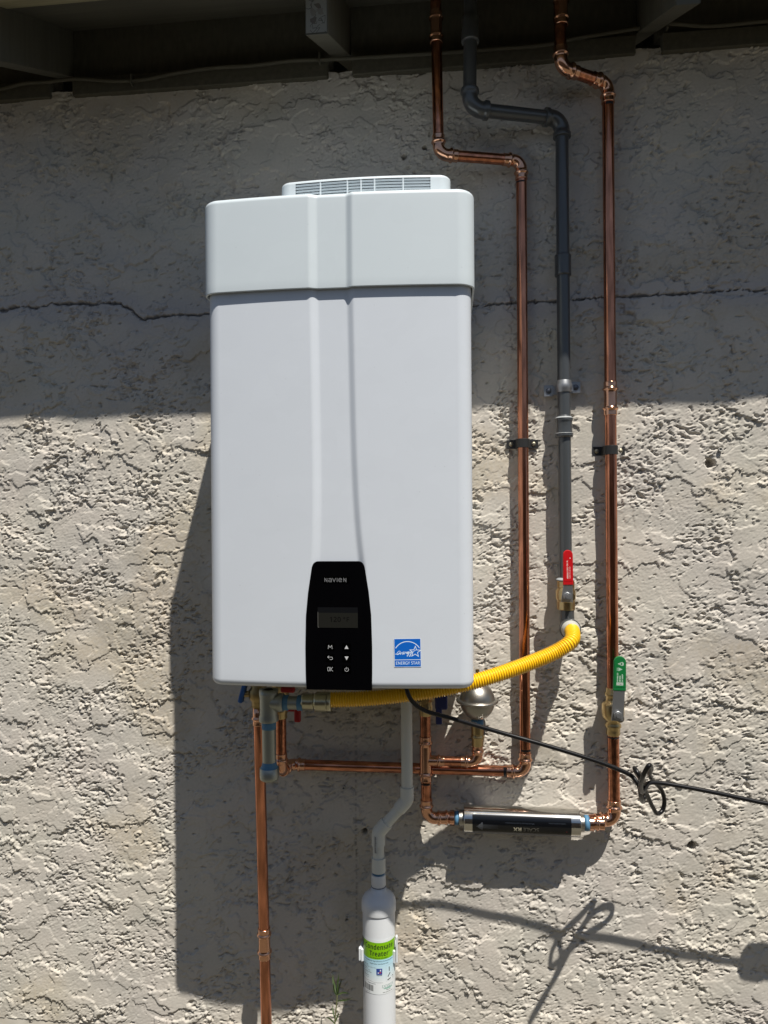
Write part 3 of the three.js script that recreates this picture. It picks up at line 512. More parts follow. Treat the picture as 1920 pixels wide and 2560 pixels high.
  part(f, 'label', lg, phys(C(1, 1, 1), 0.2, { map: lt }));
}
// ---------------------------------------------------------------- copper: supply dropping to the ground under the heater's left corner
{
  const t = thing('copper_pipe', 'copper pipe dropping to the ground from the blue handled valve', 'pipe');
  const top = P(647, 1790, 0.13), bot = P(665.5, 2540, 0.09), d = bot.clone().sub(top).normalize(), end = top.clone().addScaledVector(d, top.y / -d.y);
  part(t, 'pipe', rod(top, end, R1 * 1.0), M.copper);
  const cp = P(660, 2355, 0.098), s = cp.clone().sub(top).dot(d); part(t, 'coupling', pressCoupling(top.clone().addScaledVector(d, s), d, R1, 0.012), M.copperBright);
  part(t, 'adapter', [pressEnd(top.clone().add(V(0, 0.003, 0)), d, R1), turned(top.clone().add(V(0, 0.002, 0)), V(0, 1, 0), [[0, R1 * 1.1], [0.016, R1 * 1.1], [0.016, 0.002]])], M.copperBright);
  const v = thing('service_valve', 'brass service valve with a pale blue lever at the heater corner', 'valve');
  const b0 = V(top.x, P(647, 1778, 0.13).y, top.z);
  part(v, 'thread_tape', turned(b0, V(0, 1, 0), [[0, 0.003], [0, 0.0115], [0.010, 0.0115], [0.010, 0.003]]), M.tape);
  part(v, 'valve_body', [turned(b0.clone().add(V(0, 0.009, 0)), V(0, 1, 0), [[0, 0.004], [0, 0.0145], [0.012, 0.0145], [0.014, 0.017], [0.022, 0.0205], [0.034, 0.0205], [0.040, 0.016], [0.062, 0.016], [0.062, 0.002]]), rod(b0.clone().add(V(-0.03, 0.036, 0.006)), b0.clone().add(V(0, 0.036, 0)), 0.0065)], M.brassDull);
  const hA = P(613, 1712, 0.135), hB = P(600, 1757, 0.14), dd = hB.clone().sub(hA); const hg = new RoundedBoxGeometry(0.0105, dd.length(), 0.016, 3, 0.004); hg.rotateZ(Math.atan2(dd.x, -dd.y)); const mc = hA.clone().lerp(hB, 0.5); part(v, 'lever', hg.translate(mc.x, mc.y, mc.z), M.blue);
}
// ---------------------------------------------------------------- grey gas pipe
const GAS_X = P(1409, 900, 0.031).x, GR = 0.0136;
const gasElbow = (c, a, b, r) => { const arc = new Arc(c, a, b, 0.026), A = c.clone().addScaledVector(a, -arc.L), B = c.clone().addScaledVector(b, arc.L), e = [[-0.006, r * 1.12], [0, r * 1.2], [0.004, r * 1.22], [0.005, r * 1.38], [0.012, r * 1.38], [0.013, r * 1.34], [0.0135, r * 0.98]];
  return [tube(arc, 14, r * 1.18), turned(A, a.clone().negate(), e), turned(B, b, e)]; };
{
  const t = thing('gas_pipe', 'dark grey painted steel gas pipe stepping down from the eave', 'pipe');
  const gx0 = P(1174, 272, 0.093).x, gy = 2.370, vTop = P(1411, 1446, 0.031).y;
  const pts = [V(gx0 + 0.004, 2.63, 0.093), V(gx0, gy, 0.093), V(GAS_X, gy, 0.031), V(GAS_X + 0.0006, vTop, 0.031)];
  pipeRun(t, pts, GR, M.greyPipe, M.greyPipe, gasElbow, 0, 0);
  const cy = P(1176, 85, 0.093).y; part(t, 'coupling', turned(V(gx0 + 0.0025, cy - 0.018, 0.093), V(0, 1, 0), [[0, GR], [0.0005, GR * 1.3], [0.003, GR * 1.36], [0.024, GR * 1.34], [0.026, GR * 1.24], [0.032, GR * 1.3], [0.05, GR * 1.3], [0.05, GR]]), M.greyPipe);
  const c2 = P(1409, 664, 0.031).y; part(t, 'coupling', turned(V(GAS_X, c2 - 0.022, 0.031), V(0, 1, 0), [[0, GR], [0.0005, GR * 1.22], [0.003, GR * 1.28], [0.006, GR * 1.24], [0.038, GR * 1.24], [0.041, GR * 1.28], [0.0435, GR * 1.22], [0.044, GR]]), M.greyPipe);
  const c3 = P(1411, 1068, 0.031).y; part(t, 'coupling', turned(V(GAS_X, c3 - 0.022, 0.031), V(0, 1, 0), [[0, GR], [0.0005, GR * 1.3], [0.004, GR * 1.38], [0.008, GR * 1.36], [0.009, GR * 1.24], [0.034, GR * 1.24], [0.035, GR * 1.34], [0.039, GR * 1.36], [0.0395, GR * 1.22], [0.044, GR * 1.08], [0.047, GR]]), M.greyPipe);
  const bead = t => turned(V(GAS_X, t, 0.031), V(0, 1, 0), [[0, GR], [0.0008, GR * 1.40], [0.0016, GR * 1.42], [0.0026, GR * 1.3], [0.005, GR * 1.06], [0.0065, GR]]);
  part(t, 'sealant_bead', bead(c3 + 0.017), M.sealant);
  part(t, 'sealant_bead', turned(V(GAS_X, c3 - 0.0145, 0.031), V(0, 1, 0), [[0, GR * 1.25], [0.0006, GR * 1.41], [0.0014, GR * 1.41], [0.002, GR * 1.25]]), M.sealant);
  // gas cock
  const v = thing('gas_valve', 'brass gas valve with a red lever handle on grey pipe', 'valve');
  const y0 = P(1411, 1524, 0.031).y, Lv = vTop - y0, A = V(GAS_X + 0.0006, y0, 0.031);
  part(v, 'valve_body', [hexNut(A, V(0, 1, 0), Lv * 0.3, 0.0205), hexNut(A.clone().add(V(0, Lv * 0.70, 0)), V(0, 1, 0), Lv * 0.3 - 0.004, 0.0195), turned(A, V(0, 1, 0), [[Lv * 0.25, 0.017], [Lv * 0.36, 0.0205], [Lv * 0.60, 0.0205], [Lv * 0.72, 0.016]]), rod(A.clone().add(V(0.004, Lv * 0.47, 0)), A.clone().add(V(0.006, Lv * 0.47, 0.036)), 0.008)], M.brass);
  part(v, 'sealant_bead', turned(A.clone().add(V(0, Lv - 0.004, 0)), V(0, 1, 0), [[0, 0.0185], [0.001, 0.0195], [0.003, 0.0188], [0.006, GR]]), M.sealant);
  lever(v, P(1417, 1490, 0.072), P(1420, 1458, 0.075), P(1419, 1376, 0.077), 0.0185, M.red, 'red');
  // elbow turning out from the wall to the hose
  const e = thing('gas_elbow', 'grey street elbow smeared with sealant between gas valve and hose', 'pipe fitting');
  const ec = V(GAS_X + 0.003, P(1420, 1567, 0.045).y, 0.031), od = P(1434, 1582, 0.095).sub(ec).normalize(), dn = V(0, -1, 0);
  const arc = new Arc(ec, dn, od, 0.020), B = ec.clone().addScaledVector(od, arc.L);
  part(e, 'elbow', [tube(arc, 12, 0.0150), rod(V(ec.x, y0 + 0.002, 0.031), ec.clone().addScaledVector(dn, -arc.L + 0.002), 0.0148), turned(B, od, [[-0.002, 0.015], [0.004, 0.0185], [0.006, 0.0215], [0.016, 0.0215], [0.0175, 0.020], [0.0175, 0.012]])], M.greyPipe);
  part(e, 'sealant', turned(B.clone().addScaledVector(od, 0.017), od, [[0, 0.0195], [0.003, 0.0185], [0.008, 0.0170], [0.012, 0.0150]]), std(C(0.42, 0.42, 0.38), 0.6));
  // yellow corrugated connector
  const hEnd = B.clone().addScaledVector(od, 0.012);
  const h = thing('gas_hose', 'yellow corrugated flexible gas hose sagging under the heater', 'hose');
  const hp = [P(828, 1749, 0.2), P(900, 1747, 0.2), P(990, 1739, 0.2), P(1080, 1727, 0.198), P(1170, 1708, 0.19), P(1250, 1684, 0.175), P(1330, 1655, 0.152), P(1392, 1628, 0.134), P(1428, 1603, 0.12), hEnd.clone().addScaledVector(od, 0.022), hEnd];
  const cv = new THREE.CatmullRomCurve3(hp, false, 'centripetal'), len = cv.getLength(), ribs = Math.round(len / 0.0049), N = ribs * 8, S = 26;
  const fr = cv.computeFrenetFrames(N, false), pos = [], uv = [], idx = [];
  for (let i = 0; i <= N; i++) { const p = cv.getPointAt(i / N), ph = (i / N) * ribs * 2 * Math.PI, r = 0.0137 + 0.00125 * Math.sin(ph) + 0.0003 * Math.sin(2 * ph); for (let s = 0; s <= S; s++) { const a = s / S * 2 * Math.PI, q = p.clone().addScaledVector(fr.normals[i], r * Math.cos(a)).addScaledVector(fr.binormals[i], r * Math.sin(a)); pos.push(q.x, q.y, q.z); uv.push(i / 8, s / S); } }
  for (let i = 0; i < N; i++) for (let s = 0; s < S; s++) { const a = i * (S + 1) + s, b = a + S + 1; idx.push(a, a + 1, b + 1, a, b + 1, b); }
  const hg = new THREE.BufferGeometry(); hg.setAttribute('position', new THREE.Float32BufferAttribute(pos, 3)); hg.setAttribute('uv', new THREE.Float32BufferAttribute(uv, 2)); hg.setIndex(idx); hg.computeVertexNormals();
  part(h, 'corrugated_jacket', hg, M.yellow);
  const X = V(1, 0, 0), n0 = P(756, 1754, 0.2), n1 = P(829, 1749, 0.2), nl = n1.x - n0.x;
  part(h, 'flare_nut', [hexNut(n0, X, nl * 0.40, 0.0165), rod(n0, n1, 0.012), hexNut(n0.clone().add(V(nl * 0.44, 0.0005, 0)), X, nl * 0.44, 0.0200), turned(n0.clone().add(V(nl * 0.88, 0.0005, 0)), X, [[0, 0.0185], [nl * 0.12, 0.0185], [nl * 0.12, 0.012]])], std(C(0.52, 0.50, 0.36), 0.3, 1));
}
// ---------------------------------------------------------------- sediment trap on the gas inlet
{
  const t = thing('sediment_trap', 'galvanized steel tee and capped drip leg below the gas inlet', 'pipe fitting');
  const z = 0.2, x = P(672, 1790, z).x, cy = P(690, 1756, z).y, Y = y => P(672, y, z).y, up = V(0, 1, 0), X = V(1, 0, 0);
  const yb = Y(1803);
  part(t, 'tee', [turned(V(x, yb, z), up, [[0, 0.009], [0, 0.0180], [0.0015, 0.0190], [0.010, 0.0190], [0.013, 0.0172], [0.045, 0.0172], [0.052, 0.0185], [0.062, 0.0185], [0.062, 0.01]]), turned(V(x, cy, z), X, [[0, 0.0165], [0.018, 0.0166], [0.020, 0.0178], [0.029, 0.0178], [0.0295, 0.009]])], M.galv);
  part(t, 'thread_tape', turned(V(x, Y(1822), z), up, [[0, 0.006], [0, 0.0134], [0.003, 0.0140], [0.006, 0.0135], [0.009, 0.0142], [yb - Y(1822), 0.0138]]), M.tape);
  part(t, 'nipple', rod(V(x + 0.0005, Y(1922), z), V(x, Y(1812), z), 0.0133), M.galv);
  part(t, 'thread_tape', turned(V(x + 0.0005, Y(1924), z), up, [[0, 0.017], [0.004, 0.0172], [0.008, 0.0150], [Y(1904) - Y(1924), 0.0134]]), M.tape);
  part(t, 'end_cap', turned(V(x + 0.0005, Y(1952), z), up, [[0, 0.0], [0.0003, 0.012], [0.004, 0.0178], [0.008, 0.0188], [Y(1919) - Y(1952), 0.0188], [Y(1919) - Y(1952), 0.01]]), M.galv);
  const sx = P(712, 1756, z).x; part(t, 'side_nipple', rod(V(x + 0.02, cy, z), V(P(757, 1754, z).x, cy, z), 0.0130), M.galv);
  for (const a of [708, 744]) { const q = P(a, 1756, z); part(t, 'thread_tape', turned(V(q.x, cy, z), X, [[0, 0.013], [0.001, 0.0152], [0.005, 0.0145], [0.010, 0.0150], [0.011, 0.013]]), M.tape); }
}
// ---------------------------------------------------------------- shut-off valves hidden in the shade under the heater
{
  const v = thing('shutoff_valve', 'brass shut off valve with a dark red butterfly handle', 'valve');
  const x = P(704, 1860, 0.066).x, z = 0.070;
  part(v, 'valve_body', [turned(V(x, 1.112, z), V(0, 1, 0), [[0, R1], [0.001, R1 * 1.2], [0.010, R1 * 1.18], [0.014, R1 * 1.34], [0.019, R1 * 1.34], [0.022, R1 * 1.2], [0.044, R1 * 1.2]]), turned(V(x, 1.152, z), V(0, 1, 0), [[0, 0.006], [0, 0.016], [0.03, 0.0195], [0.06, 0.0195], [0.085, 0.015], [0.085, 0.002]])], M.brass);
  const p = P(720, 1765, 0.105);
  part(v, 'butterfly_handle', [box(0.030, 0.014, 0.012, p.x + 0.012, p.y - 0.004, p.z, 0.004), box(0.014, 0.032, 0.010, p.x + 0.021, p.y - 0.016, p.z + 0.004, 0.004), box(0.030, 0.012, 0.012, p.x + 0.0, p.y + 0.034, p.z, 0.004)], M.darkRed);
  const w = thing('shutoff_valve', 'brass shut off valve with a navy blue handle behind the black cable', 'valve');
  const q = P(1064, 1800, TEE_Z), wz = TEE_Z;
  part(w, 'valve_body', [turned(V(q.x, 1.120, wz), V(0, 1, 0), [[0, R1], [0.001, R1 * 1.2], [0.012, R1 * 1.18], [0.015, R1 * 1.34], [0.020, R1 * 1.34], [0.023, R1 * 1.2], [0.036, R1 * 1.2]]), turned(V(q.x, 1.152, wz), V(0, 1, 0), [[0, 0.006], [0, 0.0185], [0.012, 0.0185], [0.016, 0.0215], [0.045, 0.0215], [0.05, 0.017], [0.095, 0.017], [0.095, 0.002]])], M.brass);
  const b = P(1108, 1752, 0.085);
  part(w, 'handle', [box(0.026, 0.040, 0.012, b.x - 0.004, b.y + 0.002, b.z, 0.004), box(0.013, 0.036, 0.010, b.x - 0.009, b.y - 0.030, b.z + 0.002, 0.003), rod(V(q.x, b.y + 0.006, wz), V(b.x, b.y + 0.006, b.z), 0.006)], M.navy);
  const s = P(1062, 1752, 0.085); part(w, 'stem_screw', [hexNut(s, V(0, 0, 1), 0.004, 0.0062), rod(V(s.x, s.y, wz), s, 0.008)], M.brassDull);
}
// ---------------------------------------------------------------- condensate drain and treater
{
  const t = thing('drain_pipe', 'white plastic condensate drain pipe with two offset bends', 'pipe');
  const z = 0.082, r = 0.0119, a = P(1017, 1740, z), b = P(1018, 1999, z), c = P(946, 2080, z), d = V(c.x - 0.0004, P(946, 2150, z).y, z);
  a.x = b.x; a.y = 1.242;
  const fit = (q, d1, d2, rr) => { const arc = new Arc(q, d1, d2, 0.02), A = q.clone().addScaledVector(d1, -arc.L), B = q.clone().addScaledVector(d2, arc.L), L = 0.019, e = [[0, rr * 1.2], [L, rr * 1.2], [L + 0.0008, rr * 1.16], [L + 0.001, rr]]; return [tube(arc, 8, rr * 1.2), turned(A, d1.clone().negate(), e), turned(B, d2, e)]; };
  pipeRun(t, [a, b, c, d], r, M.pvc, M.pvc, fit, 0, -0.006);
  const cy = P(946, 2178, z).y, ch = P(946, 2143, z).y - cy; part(t, 'coupling', turnedHard(V(c.x, cy, z), V(0, 1, 0), [[0, r], [0, r * 1.22], [ch, r * 1.22], [ch, r]]), M.pvc);
  part(t, 'print', new THREE.CylinderGeometry(r * 1.2 + 0.0003, r * 1.2 + 0.0003, 0.036, 10, 1, true, -0.6, 0.55).translate(c.x, P(946, 2105, z).y, z), std(C(1, 1, 1), 0.6, 0, { map: canvasTex(64, 256, (g, w, h) => { g.fillStyle = '#c4c6c2'; g.fillRect(0, 0, w, h); g.fillStyle = '#222'; for (let i = 0; i < 40; i++) g.fillRect(14 + rnd() * 6, 10 + i * 6, 16 + rnd() * 16, 3.2); }) }));
  const b2 = thing('condensate_treater', 'white plastic condensate treater tube with a green and blue label', 'neutralizer');
  const x = P(947, 2300, 0.078).x, tz = 0.078, Y = y => P(947, y, tz).y, R = 0.0338;
  part(b2, 'thread_tape', turned(V(x, Y(2186), tz), V(0, 1, 0), [[0, 0.004], [0, 0.0125], [Y(2177) - Y(2186), 0.0128], [Y(2177) - Y(2186), 0.004]]), M.tape);
  part(b2, 'adapter', turned(V(x, Y(2213), tz), V(0, 1, 0), [[0, 0.008], [0, 0.0155], [Y(2184) - Y(2213) - 0.001, 0.0150], [Y(2184) - Y(2213), 0.0142], [Y(2184) - Y(2213), 0.006]], 12), M.pvcWhite);
  part(b2, 'seal_ring', turned(V(x, Y(2213) - 0.001, tz), V(0, 1, 0), [[0, 0.008], [0.0002, 0.0159], [0.0012, 0.0159], [0.0014, 0.008]]), std(C(0.12, 0.13, 0.14), 0.7));
  part(b2, 'cap', turned(V(x, Y(2272), tz), V(0, 1, 0), [[0, R], [0.0003, R + 0.0020], [0.014, R + 0.0022], [0.021, R + 0.0012], [0.029, R - 0.003], [0.036, R - 0.012], [0.0385, 0.0165], [Y(2215) - Y(2272), 0.0160], [Y(2215) - Y(2272), 0.004]], 48), M.pvcWhite);
  part(b2, 'tube', [turned(V(x, 0.12, tz), V(0, 1, 0), [[0, 0.004], [0, R - 0.001], [0.001, R], [Y(2270) - 0.12, R]], 56), rod(V(x, 0.0, tz), V(x, 0.125, tz), 0.014)], M.pvcWhite);
  const ly0 = Y(2459), ly1 = Y(2325), lt = canvasTex(1024, 1024, (g, w, h) => {
    g.fillStyle = '#dfe4e6'; g.fillRect(0, 0, w, h);
    const bl = g.createLinearGradient(0, 370, 0, 800); bl.addColorStop(0, '#a5d3e6'); bl.addColorStop(1, '#dfe4e6'); g.fillStyle = bl; g.fillRect(120, 370, 904, 430);                  // label print: blue tint
    g.fillStyle = '#7cb800'; g.fillRect(130, 60, 894, 312); g.fillStyle = '#17191d'; g.fillRect(0, 60, 125, 964);
    g.fillStyle = '#9a7f80'; for (let i = 0; i < 12; i++) g.fillRect(74, 120 + i * 74, 20, 36);
    g.fillStyle = '#c9c9cc'; g.save(); g.translate(70, 720); g.rotate(-Math.PI / 2); g.font = 'bold 60px sans-serif'; g.fillText('ONLY', 0, 0); g.restore();
    g.fillStyle = '#15181a'; g.font = 'bold 128px sans-serif'; g.textAlign = 'center'; g.fillText('Condensate', 560, 190, 700); g.fillText('Treater', 560, 312, 440); g.font = '34px sans-serif'; g.fillText('TM', 800, 250); g.font = 'bold 30px sans-serif'; g.fillText('No. ATS-80 & No. ATS-200-22', 560, 358, 560);
    g.fillStyle = '#33424c'; g.font = 'bold 30px sans-serif'; g.fillText('Formulated for High Efficiency Condensing Boilers', 560, 416, 760); g.fillText('Single Boiler Installation Only', 560, 466, 460);
    g.textAlign = 'left'; const L = ['Boiler size:', '1 BTU - 200 Input, 1 Mil to 1 BTU', 'Pipe Size:', 'Outlet 1/2 in FIP', 'Installation Sizes:', 'height 12 in', 'Tag Number:', '3 in pipe size']; L.forEach((s, i) => { g.font = (i % 2 ? '' : 'bold ') + '27px sans-serif'; g.fillText(s, 160, 508 + i * 33, 330); });
    g.fillStyle = '#27418f'; g.fillRect(500, 540, 130, 116); g.fillStyle = '#dfe4ea'; g.fillRect(530, 610, 26, 20); g.fillRect(580, 560, 24, 30); g.fillStyle = '#b5414a'; g.fillRect(566, 604, 40, 22); g.fillStyle = '#33424c'; g.fillRect(505, 664, 120, 12);
    g.strokeStyle = '#9fb0b8'; g.lineWidth = 3; g.strokeRect(720, 500, 300, 300); g.strokeStyle = '#15181a'; g.lineWidth = 20; g.beginPath(); g.moveTo(800, 540); g.lineTo(800, 622); g.moveTo(762, 718); g.lineTo(824, 656); g.moveTo(752, 778); g.lineTo(838, 762); g.stroke(); g.lineWidth = 8; g.beginPath(); g.arc(900, 752, 22, 3.2, 6.4); g.lineTo(912, 790); g.stroke();
    g.strokeStyle = '#5b666d'; g.lineWidth = 4; g.beginPath(); g.moveTo(140, 772); g.bezierCurveTo(260, 830, 340, 760, 420, 800); g.lineTo(640, 806); g.stroke(); g.fillStyle = '#33424c'; g.font = 'bold 26px sans-serif'; g.fillText('Replace yearly', 300, 838);
    g.fillStyle = '#1c1f22'; let bx = 176; while (bx < 440) { const bw = 3 + rnd() * 14; g.fillRect(bx, 862, bw, 112); bx += bw + 4 + rnd() * 9; } g.font = '24px sans-serif'; g.fillText('JM6C512', 250, 1008);
    g.fillStyle = '#4c7c72'; g.font = '70px serif'; g.fillText("EAFSSEY'S", 620, 905, 300); g.fillStyle = '#8fb5a9'; g.beginPath(); g.ellipse(770, 922, 120, 16, 0, 0, 6.3); g.fill(); g.fillStyle = '#222'; g.font = 'bold 26px sans-serif'; g.fillText('Reno, NV', 720, 962); g.fillText('www.neutralizer.com', 640, 1000, 250);
  });
  const lg = new THREE.CylinderGeometry(R + 0.0004, R + 0.0004, ly1 - ly0, 40, 1, true, -1.42, 2.80).translate(x, (ly0 + ly1) / 2, tz);
  const lab = part(b2, 'label', lg, phys(C(1, 1, 1), 0.35, { map: lt })); lab.userData.label = 'printed paper label, green band over pale blue';
  const k = thing('pipe_clip', 'white plastic spring clip holding the condensate treater tube', 'clip');
  const yc = Y(2378), ring = new THREE.Shape(), ro = R + 0.0046, ri = R + 0.0010, A0 = -2.62 + Math.PI / 2 - Math.PI, open = 0.55;
  { const s = open, e = Math.PI * 2 - open; ring.absarc(0, 0, ro, Math.PI / 2 + s + 0.55, Math.PI / 2 + e - 0.55, false); ring.absarc(0, 0, ri, Math.PI / 2 + e - 0.55, Math.PI / 2 + s + 0.55, true); }
  const cg = new THREE.ExtrudeGeometry(ring, { depth: 0.024, bevelEnabled: true, bevelSize: 0.0006, bevelThickness: 0.0006, bevelSegments: 1, curveSegments: 40 }).rotateX(Math.PI / 2).scale(1, 1, 1);
  part(k, 'clip_arms', [cg.translate(x, yc + 0.012, tz), box(0.05, 0.03, 0.010, x, yc, 0.010, 0.002), box(0.022, 0.022, 0.036, x, yc, 0.026, 0.002)], M.pvcWhite);
  const tab = (sx, y0, y1, z0) => box(0.0042, y1 - y0, 0.009, x + sx, (y0 + y1) / 2, z0, 0.002).rotateZ(0);
  part(k, 'release_tab', tab(0.0385, Y(2392), Y(2326), tz + 0.014), M.pvcWhite); part(k, 'release_tab', tab(-0.0385, Y(2392), Y(2360), tz + 0.014), M.pvcWhite);
}
// ---------------------------------------------------------------- power cord
{
  const t = thing('power_cord', 'black power cord slung from the heater with a loose knot', 'power cord');
  const K = (a, b, z) => P(a, b, z), r = 0.0041;
  const pts = [K(1012, 1690, 0.245), K(1018, 1728, 0.245), K(1032, 1755, 0.240), K(1062, 1776, 0.228), K(1130, 1796, 0.206), K(1240, 1828, 0.188), K(1360, 1862, 0.183), K(1480, 1899, 0.180), K(1545, 1923, 0.178), K(1580, 1941, 0.178), K(1596, 1962, 0.184),
    K(1602, 1990, 0.168), K(1607, 2002, 0.130), K(1612, 1988, 0.118), K(1604, 1955, 0.150), K(1590, 1930, 0.178), K(1587, 1921, 0.200), K(1595, 1934, 0.210), K(1606, 1960, 0.192), K(1617, 1985, 0.165), K(1632, 2018, 0.138), K(1644, 2034, 0.124), K(1656, 2026, 0.117), K(1661, 2004, 0.117), K(1654, 1976, 0.126), K(1636, 1955, 0.146), K(1624, 1938, 0.190), K(1628, 1920, 0.255), K(1622, 1914, 0.282), K(1610, 1935, 0.272), K(1602, 1965, 0.235), K(1606, 1980, 0.205), K(1614, 1968, 0.188), K(1622, 1958, 0.178), K(1646, 1957, 0.172), K(1700, 1965, 0.169), K(1780, 1980, 0.167), K(1860, 1997, 0.165), K(1925, 2010, 0.165)];
  const sh = P(1846, 2408, 0), pe = sh.clone().add(V(0.655 * 0.165, 2.36 * 0.165, 0.165)); pts.push(pe.clone().add(V(0.006, 0, 0)));
  const cv = new THREE.CatmullRomCurve3(pts, false, 'centripetal'); part(t, 'cable', tube(cv, 520, r, 14), M.cable);
  const d = V(1, -0.05, 0.0).normalize(); part(t, 'plug', turned(pe, d, [[0, 0.003], [0.001, 0.010], [0.008, 0.0155], [0.018, 0.0175], [0.05, 0.0180], [0.052, 0.016], [0.052, 0.002]], 24), M.cable);
  const e = thing('extension_cord', 'black extension cord plugged onto the end of the heater cord', 'power cord');
  const q = pe.clone().addScaledVector(d, 0.053);
  part(e, 'socket', turned(q, d, [[0, 0.002], [0, 0.0165], [0.04, 0.0165], [0.055, 0.007], [0.06, 0.004]], 24), M.cable);
  part(e, 'cable', tube(new THREE.CatmullRomCurve3([q.clone().addScaledVector(d, 0.055), q.clone().add(V(0.15, -0.05, 0.01)), q.clone().add(V(0.32, -0.4, 0.08)), V(q.x + 0.42, 0.05, 0.32), V(q.x + 0.6, 0.006, 0.5), V(q.x + 1.4, 0.006, 0.8)]), 80, 0.0042, 10), M.cable);
}
// installer's black marker strokes beside the press fittings
{
  const ink = std(C(0.012, 0.012, 0.014), 0.5), by = name => scene.children.filter(o => o.name.startsWith('copper_pipe'))[name];
  const mark = (o, C0, axis, r, h, a0, al) => { const g = new THREE.CylinderGeometry(r + 0.0003, r + 0.0003, h, 18, 1, true, a0, al); if (axis === 'x') g.rotateZ(Math.PI / 2); part(o, 'marker_stroke', g.translate(C0.x, C0.y, C0.z), ink); };
  const hot = by(0), cold = by(1), riser = by(2), drop = by(3);
  mark(hot, V(HOT_X - 0.044, LOW_Y, 0.024), 'x', R1, 0.006, -1.5, 2.6); mark(hot, V(HOT_X, HOT_Y - 0.047, 0.024), 'y', R1, 0.003, -1.2, 1.7); mark(hot, V(HOT_X - 0.0008, LOW_Y + 0.047, 0.024), 'y', R1, 0.004, -1.0, 2.2);
  mark(cold, V(COLD_X, 2.395, 0.026), 'y', R1 * 1.06, 0.005, -0.6, 1.4); mark(cold, V(COLD_X + 0.001, valveY[0] - 0.003, 0.026), 'y', R1 * 1.06, 0.003, -1.3, 2.6);
  const rx = P(1064, 1900, TEE_Z).x; mark(riser, V(rx, P(1064, 1848, TEE_Z).y, TEE_Z), 'y', R1, 0.004, -0.6, 1.9); mark(riser, V(rx, P(1064, 1958, TEE_Z).y, TEE_Z), 'y', R1, 0.003, -1.0, 2.0);
  const p = P(660, 2315, 0.1); mark(drop, V(p.x, p.y, 0.1), 'y', R1 + 0.0004, 0.003, -1.2, 2.2);
}
// ---------------------------------------------------------------- straps, anchors
{
  function strap(px, py, x, z, r, name, label) {
    const t = thing('pipe_strap', label, 'pipe strap', 'black two hole straps on the copper pipes'); const y = P(px, py, 0.01).y, h = 0.018, th = 0.0016;
    const s = new THREE.Shape(), w = 0.033, a = r + 0.0006, b = a + th, base = 0.0045;
    s.moveTo(-w, base); s.lineTo(-b - 0.001, base); s.lineTo(-b, z); s.absarc(0, z, b, Math.PI, 0, true); s.lineTo(b + 0.001, base); s.lineTo(w, base); s.lineTo(w, base - th); s.lineTo(a, base - th); s.lineTo(a, z); s.absarc(0, z, a, 0, Math.PI, false); s.lineTo(-a, base - th); s.lineTo(-w, base - th); s.closePath();
    const g = new THREE.ExtrudeGeometry(s, { depth: h, bevelEnabled: true, bevelSize: 0.0004, bevelThickness: 0.0004, bevelSegments: 1, curveSegments: 24 });
    g.applyMatrix4(new THREE.Matrix4().makeBasis(V(1, 0, 0), V(0, 0, 1), V(0, -1, 0)).setPosition(x, y + h / 2, 0)); part(t, 'band', g, M.strap);
    for (const k of [-1, 1]) part(t, 'screw', [turned(V(x + k * (r + 0.0125), y, base), V(0, 0, 1), [[0, 0.0048], [0.0012, 0.0046], [0.0022, 0.003], [0.0026, 0.0]], 16), box(0.005, 0.0011, 0.0006, x + k * (r + 0.0125), y, base + 0.0026, 0.0002), box(0.0011, 0.005, 0.0006, x + k * (r + 0.0125), y, base + 0.0026, 0.0002)], M.screw);
  }
  strap(1303, 1110, HOT_X - 0.0004, 0.024, R1, 'a', 'black strap on the copper pipe between heater and gas pipe');
  strap(1524, 1127, COLD_X + 0.0004, 0.026, R1 * 1.06, 'b', 'black strap on the copper pipe farthest from the heater');
  const u = thing('conduit_clamp', 'zinc plated two piece clamp round the grey gas pipe', 'pipe clamp'), y = P(1409, 967, 0.03).y;
  part(u, 'band', turned(V(GAS_X, y - 0.012, 0.031), V(0, 1, 0), [[0, GR], [0.0003, GR * 1.14], [0.007, GR * 1.16], [0.009, GR * 1.26], [0.016, GR * 1.26], [0.018, GR * 1.14], [0.0245, GR * 1.12], [0.025, GR]]), M.zinc);
  for (const [dx, dy] of [[-0.029, -0.005], [0.027, 0.001]]) { part(u, 'ear', [box(0.020, 0.024, 0.003, GAS_X + dx, y + dy, 0.012, 0.0008), box(0.012, 0.018, 0.003, GAS_X + dx * 0.6, y + dy, 0.014, 0.0008)], M.zinc); part(u, 'screw', [turned(V(GAS_X + dx, y + dy, 0.0134), V(0, 0, 1), [[0, 0.0062], [0.001, 0.0062], [0.002, 0.005], [0.003, 0.0]], 14), rod(V(GAS_X + dx, y + dy, 0.0), V(GAS_X + dx, y + dy, 0.0135), 0.003)], std(C(0.10, 0.11, 0.13), 0.4, 0.8)); }
  const anchors = [[860, 1968, 'grey plastic anchor in the shaded wall beside the drain pipe'], [869, 2289, 'grey plastic anchor in the shaded wall level with the treater cap'], [1800, 1124, 'plastic anchor just above the round drilled hole'], [1775, 444, 'plastic anchor high in the shaded wall under the eave']];
  for (const [a, b, label] of anchors) { const t = thing('wall_anchor', label, 'wall anchor'), p = P(a, b, 0.002); part(t, 'sleeve', turned(V(p.x, p.y, -0.012), V(0, 0, 1), [[0, 0.0038], [0.014, 0.0038], [0.0165, 0.0048], [0.0185, 0.0044], [0.0185, 0.0022], [0.004, 0.002]], 16), std(C(0.40, 0.39, 0.36), 0.6)); }
}
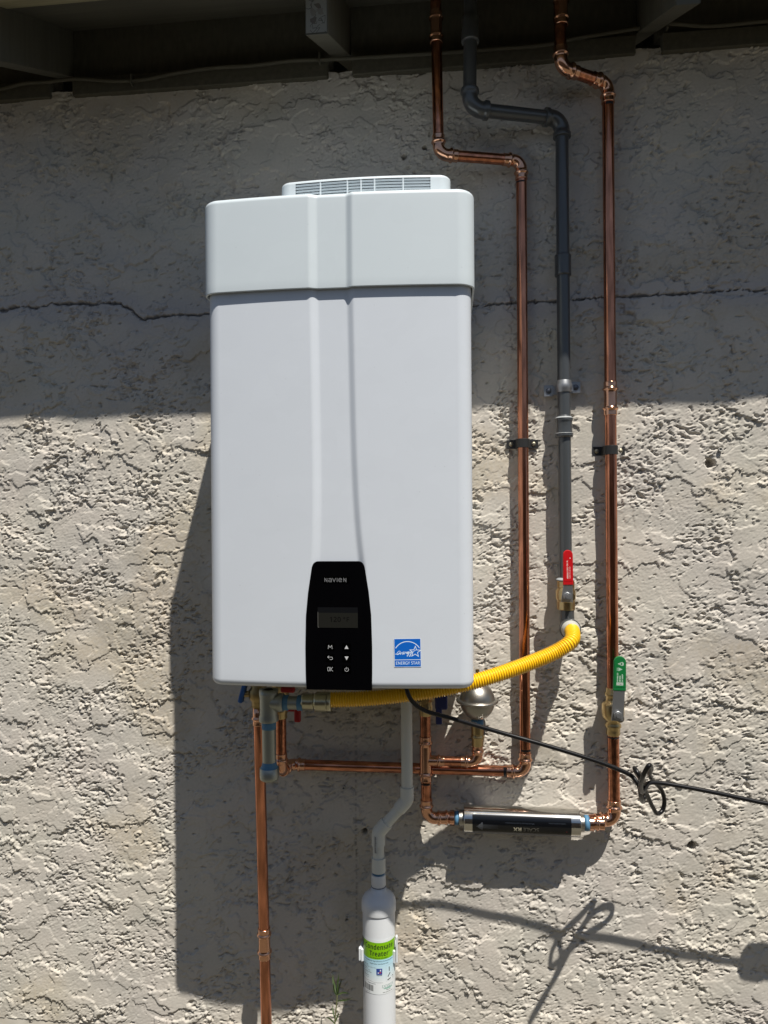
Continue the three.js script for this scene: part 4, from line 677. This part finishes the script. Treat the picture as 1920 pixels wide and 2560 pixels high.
// ---------------------------------------------------------------- grass weed growing up in front of the wall
{
  const t = thing('grass_weed', 'tall thin grass weed growing against the wall beside the treater', 'weed');
  const z = 0.075, base = V(P(838, 2560, z).x, 0, 0.07), top = P(842, 2505, z), tip = P(843, 2486, z);
  part(t, 'stalk', tube(new THREE.CatmullRomCurve3([base, V(base.x + 0.004, 0.2, z), P(837, 2560, z), top, tip]), 30, 0.0013, 8), M.stalk);
  const blade = (pts, w) => { const cv = new THREE.CatmullRomCurve3(pts), N = 14, pos = [], uv = [], idx = []; for (let i = 0; i <= N; i++) { const p = cv.getPoint(i / N), tg = cv.getTangent(i / N), s = tg.clone().cross(V(0.25, 0.1, 1)).normalize(), ww = w * Math.min(1, (1 - i / N) * 2.2) * (0.45 + Math.min(0.55, i / N * 3)); pos.push(p.x + s.x * ww, p.y + s.y * ww, p.z + s.z * ww, p.x, p.y, p.z - w * 0.35, p.x - s.x * ww, p.y - s.y * ww, p.z - s.z * ww); uv.push(0, i / N, 0.5, i / N, 1, i / N); }
    for (let i = 0; i < N; i++) for (let e = 0; e < 2; e++) { const a = i * 3 + e; idx.push(a, a + 3, a + 4, a, a + 4, a + 1); } const g = new THREE.BufferGeometry(); g.setAttribute('position', new THREE.Float32BufferAttribute(pos, 3)); g.setAttribute('uv', new THREE.Float32BufferAttribute(uv, 2)); g.setIndex(idx); g.computeVertexNormals(); return g; };
  const B = [[[843, 2486], [838, 2470], [833, 2452], [832, 2432]], [[843, 2486], [844, 2465], [846, 2445], [848, 2430]], [[844, 2486], [848, 2468], [852, 2455], [855, 2446]], [[843, 2488], [855, 2482], [866, 2482], [875, 2484]], [[842, 2503], [855, 2501], [866, 2500], [882, 2493]], [[843, 2490], [836, 2478], [834, 2464], [835, 2455]], [[838, 2548], [834, 2535], [832, 2520], [832, 2512]], [[838, 2556], [842, 2545], [846, 2535], [850, 2528]], [[838, 2560], [826, 2548], [818, 2544], [812, 2546]]];
  B.forEach((b, i) => part(t, 'blade', blade(b.map(([a, c], k) => P(a, c, z + (k * (i % 3 - 1)) * 0.006)), i === 0 ? 0.0024 : 0.0015), M.leaf));
}

shadows(scene);
renderer.render(scene, camera);
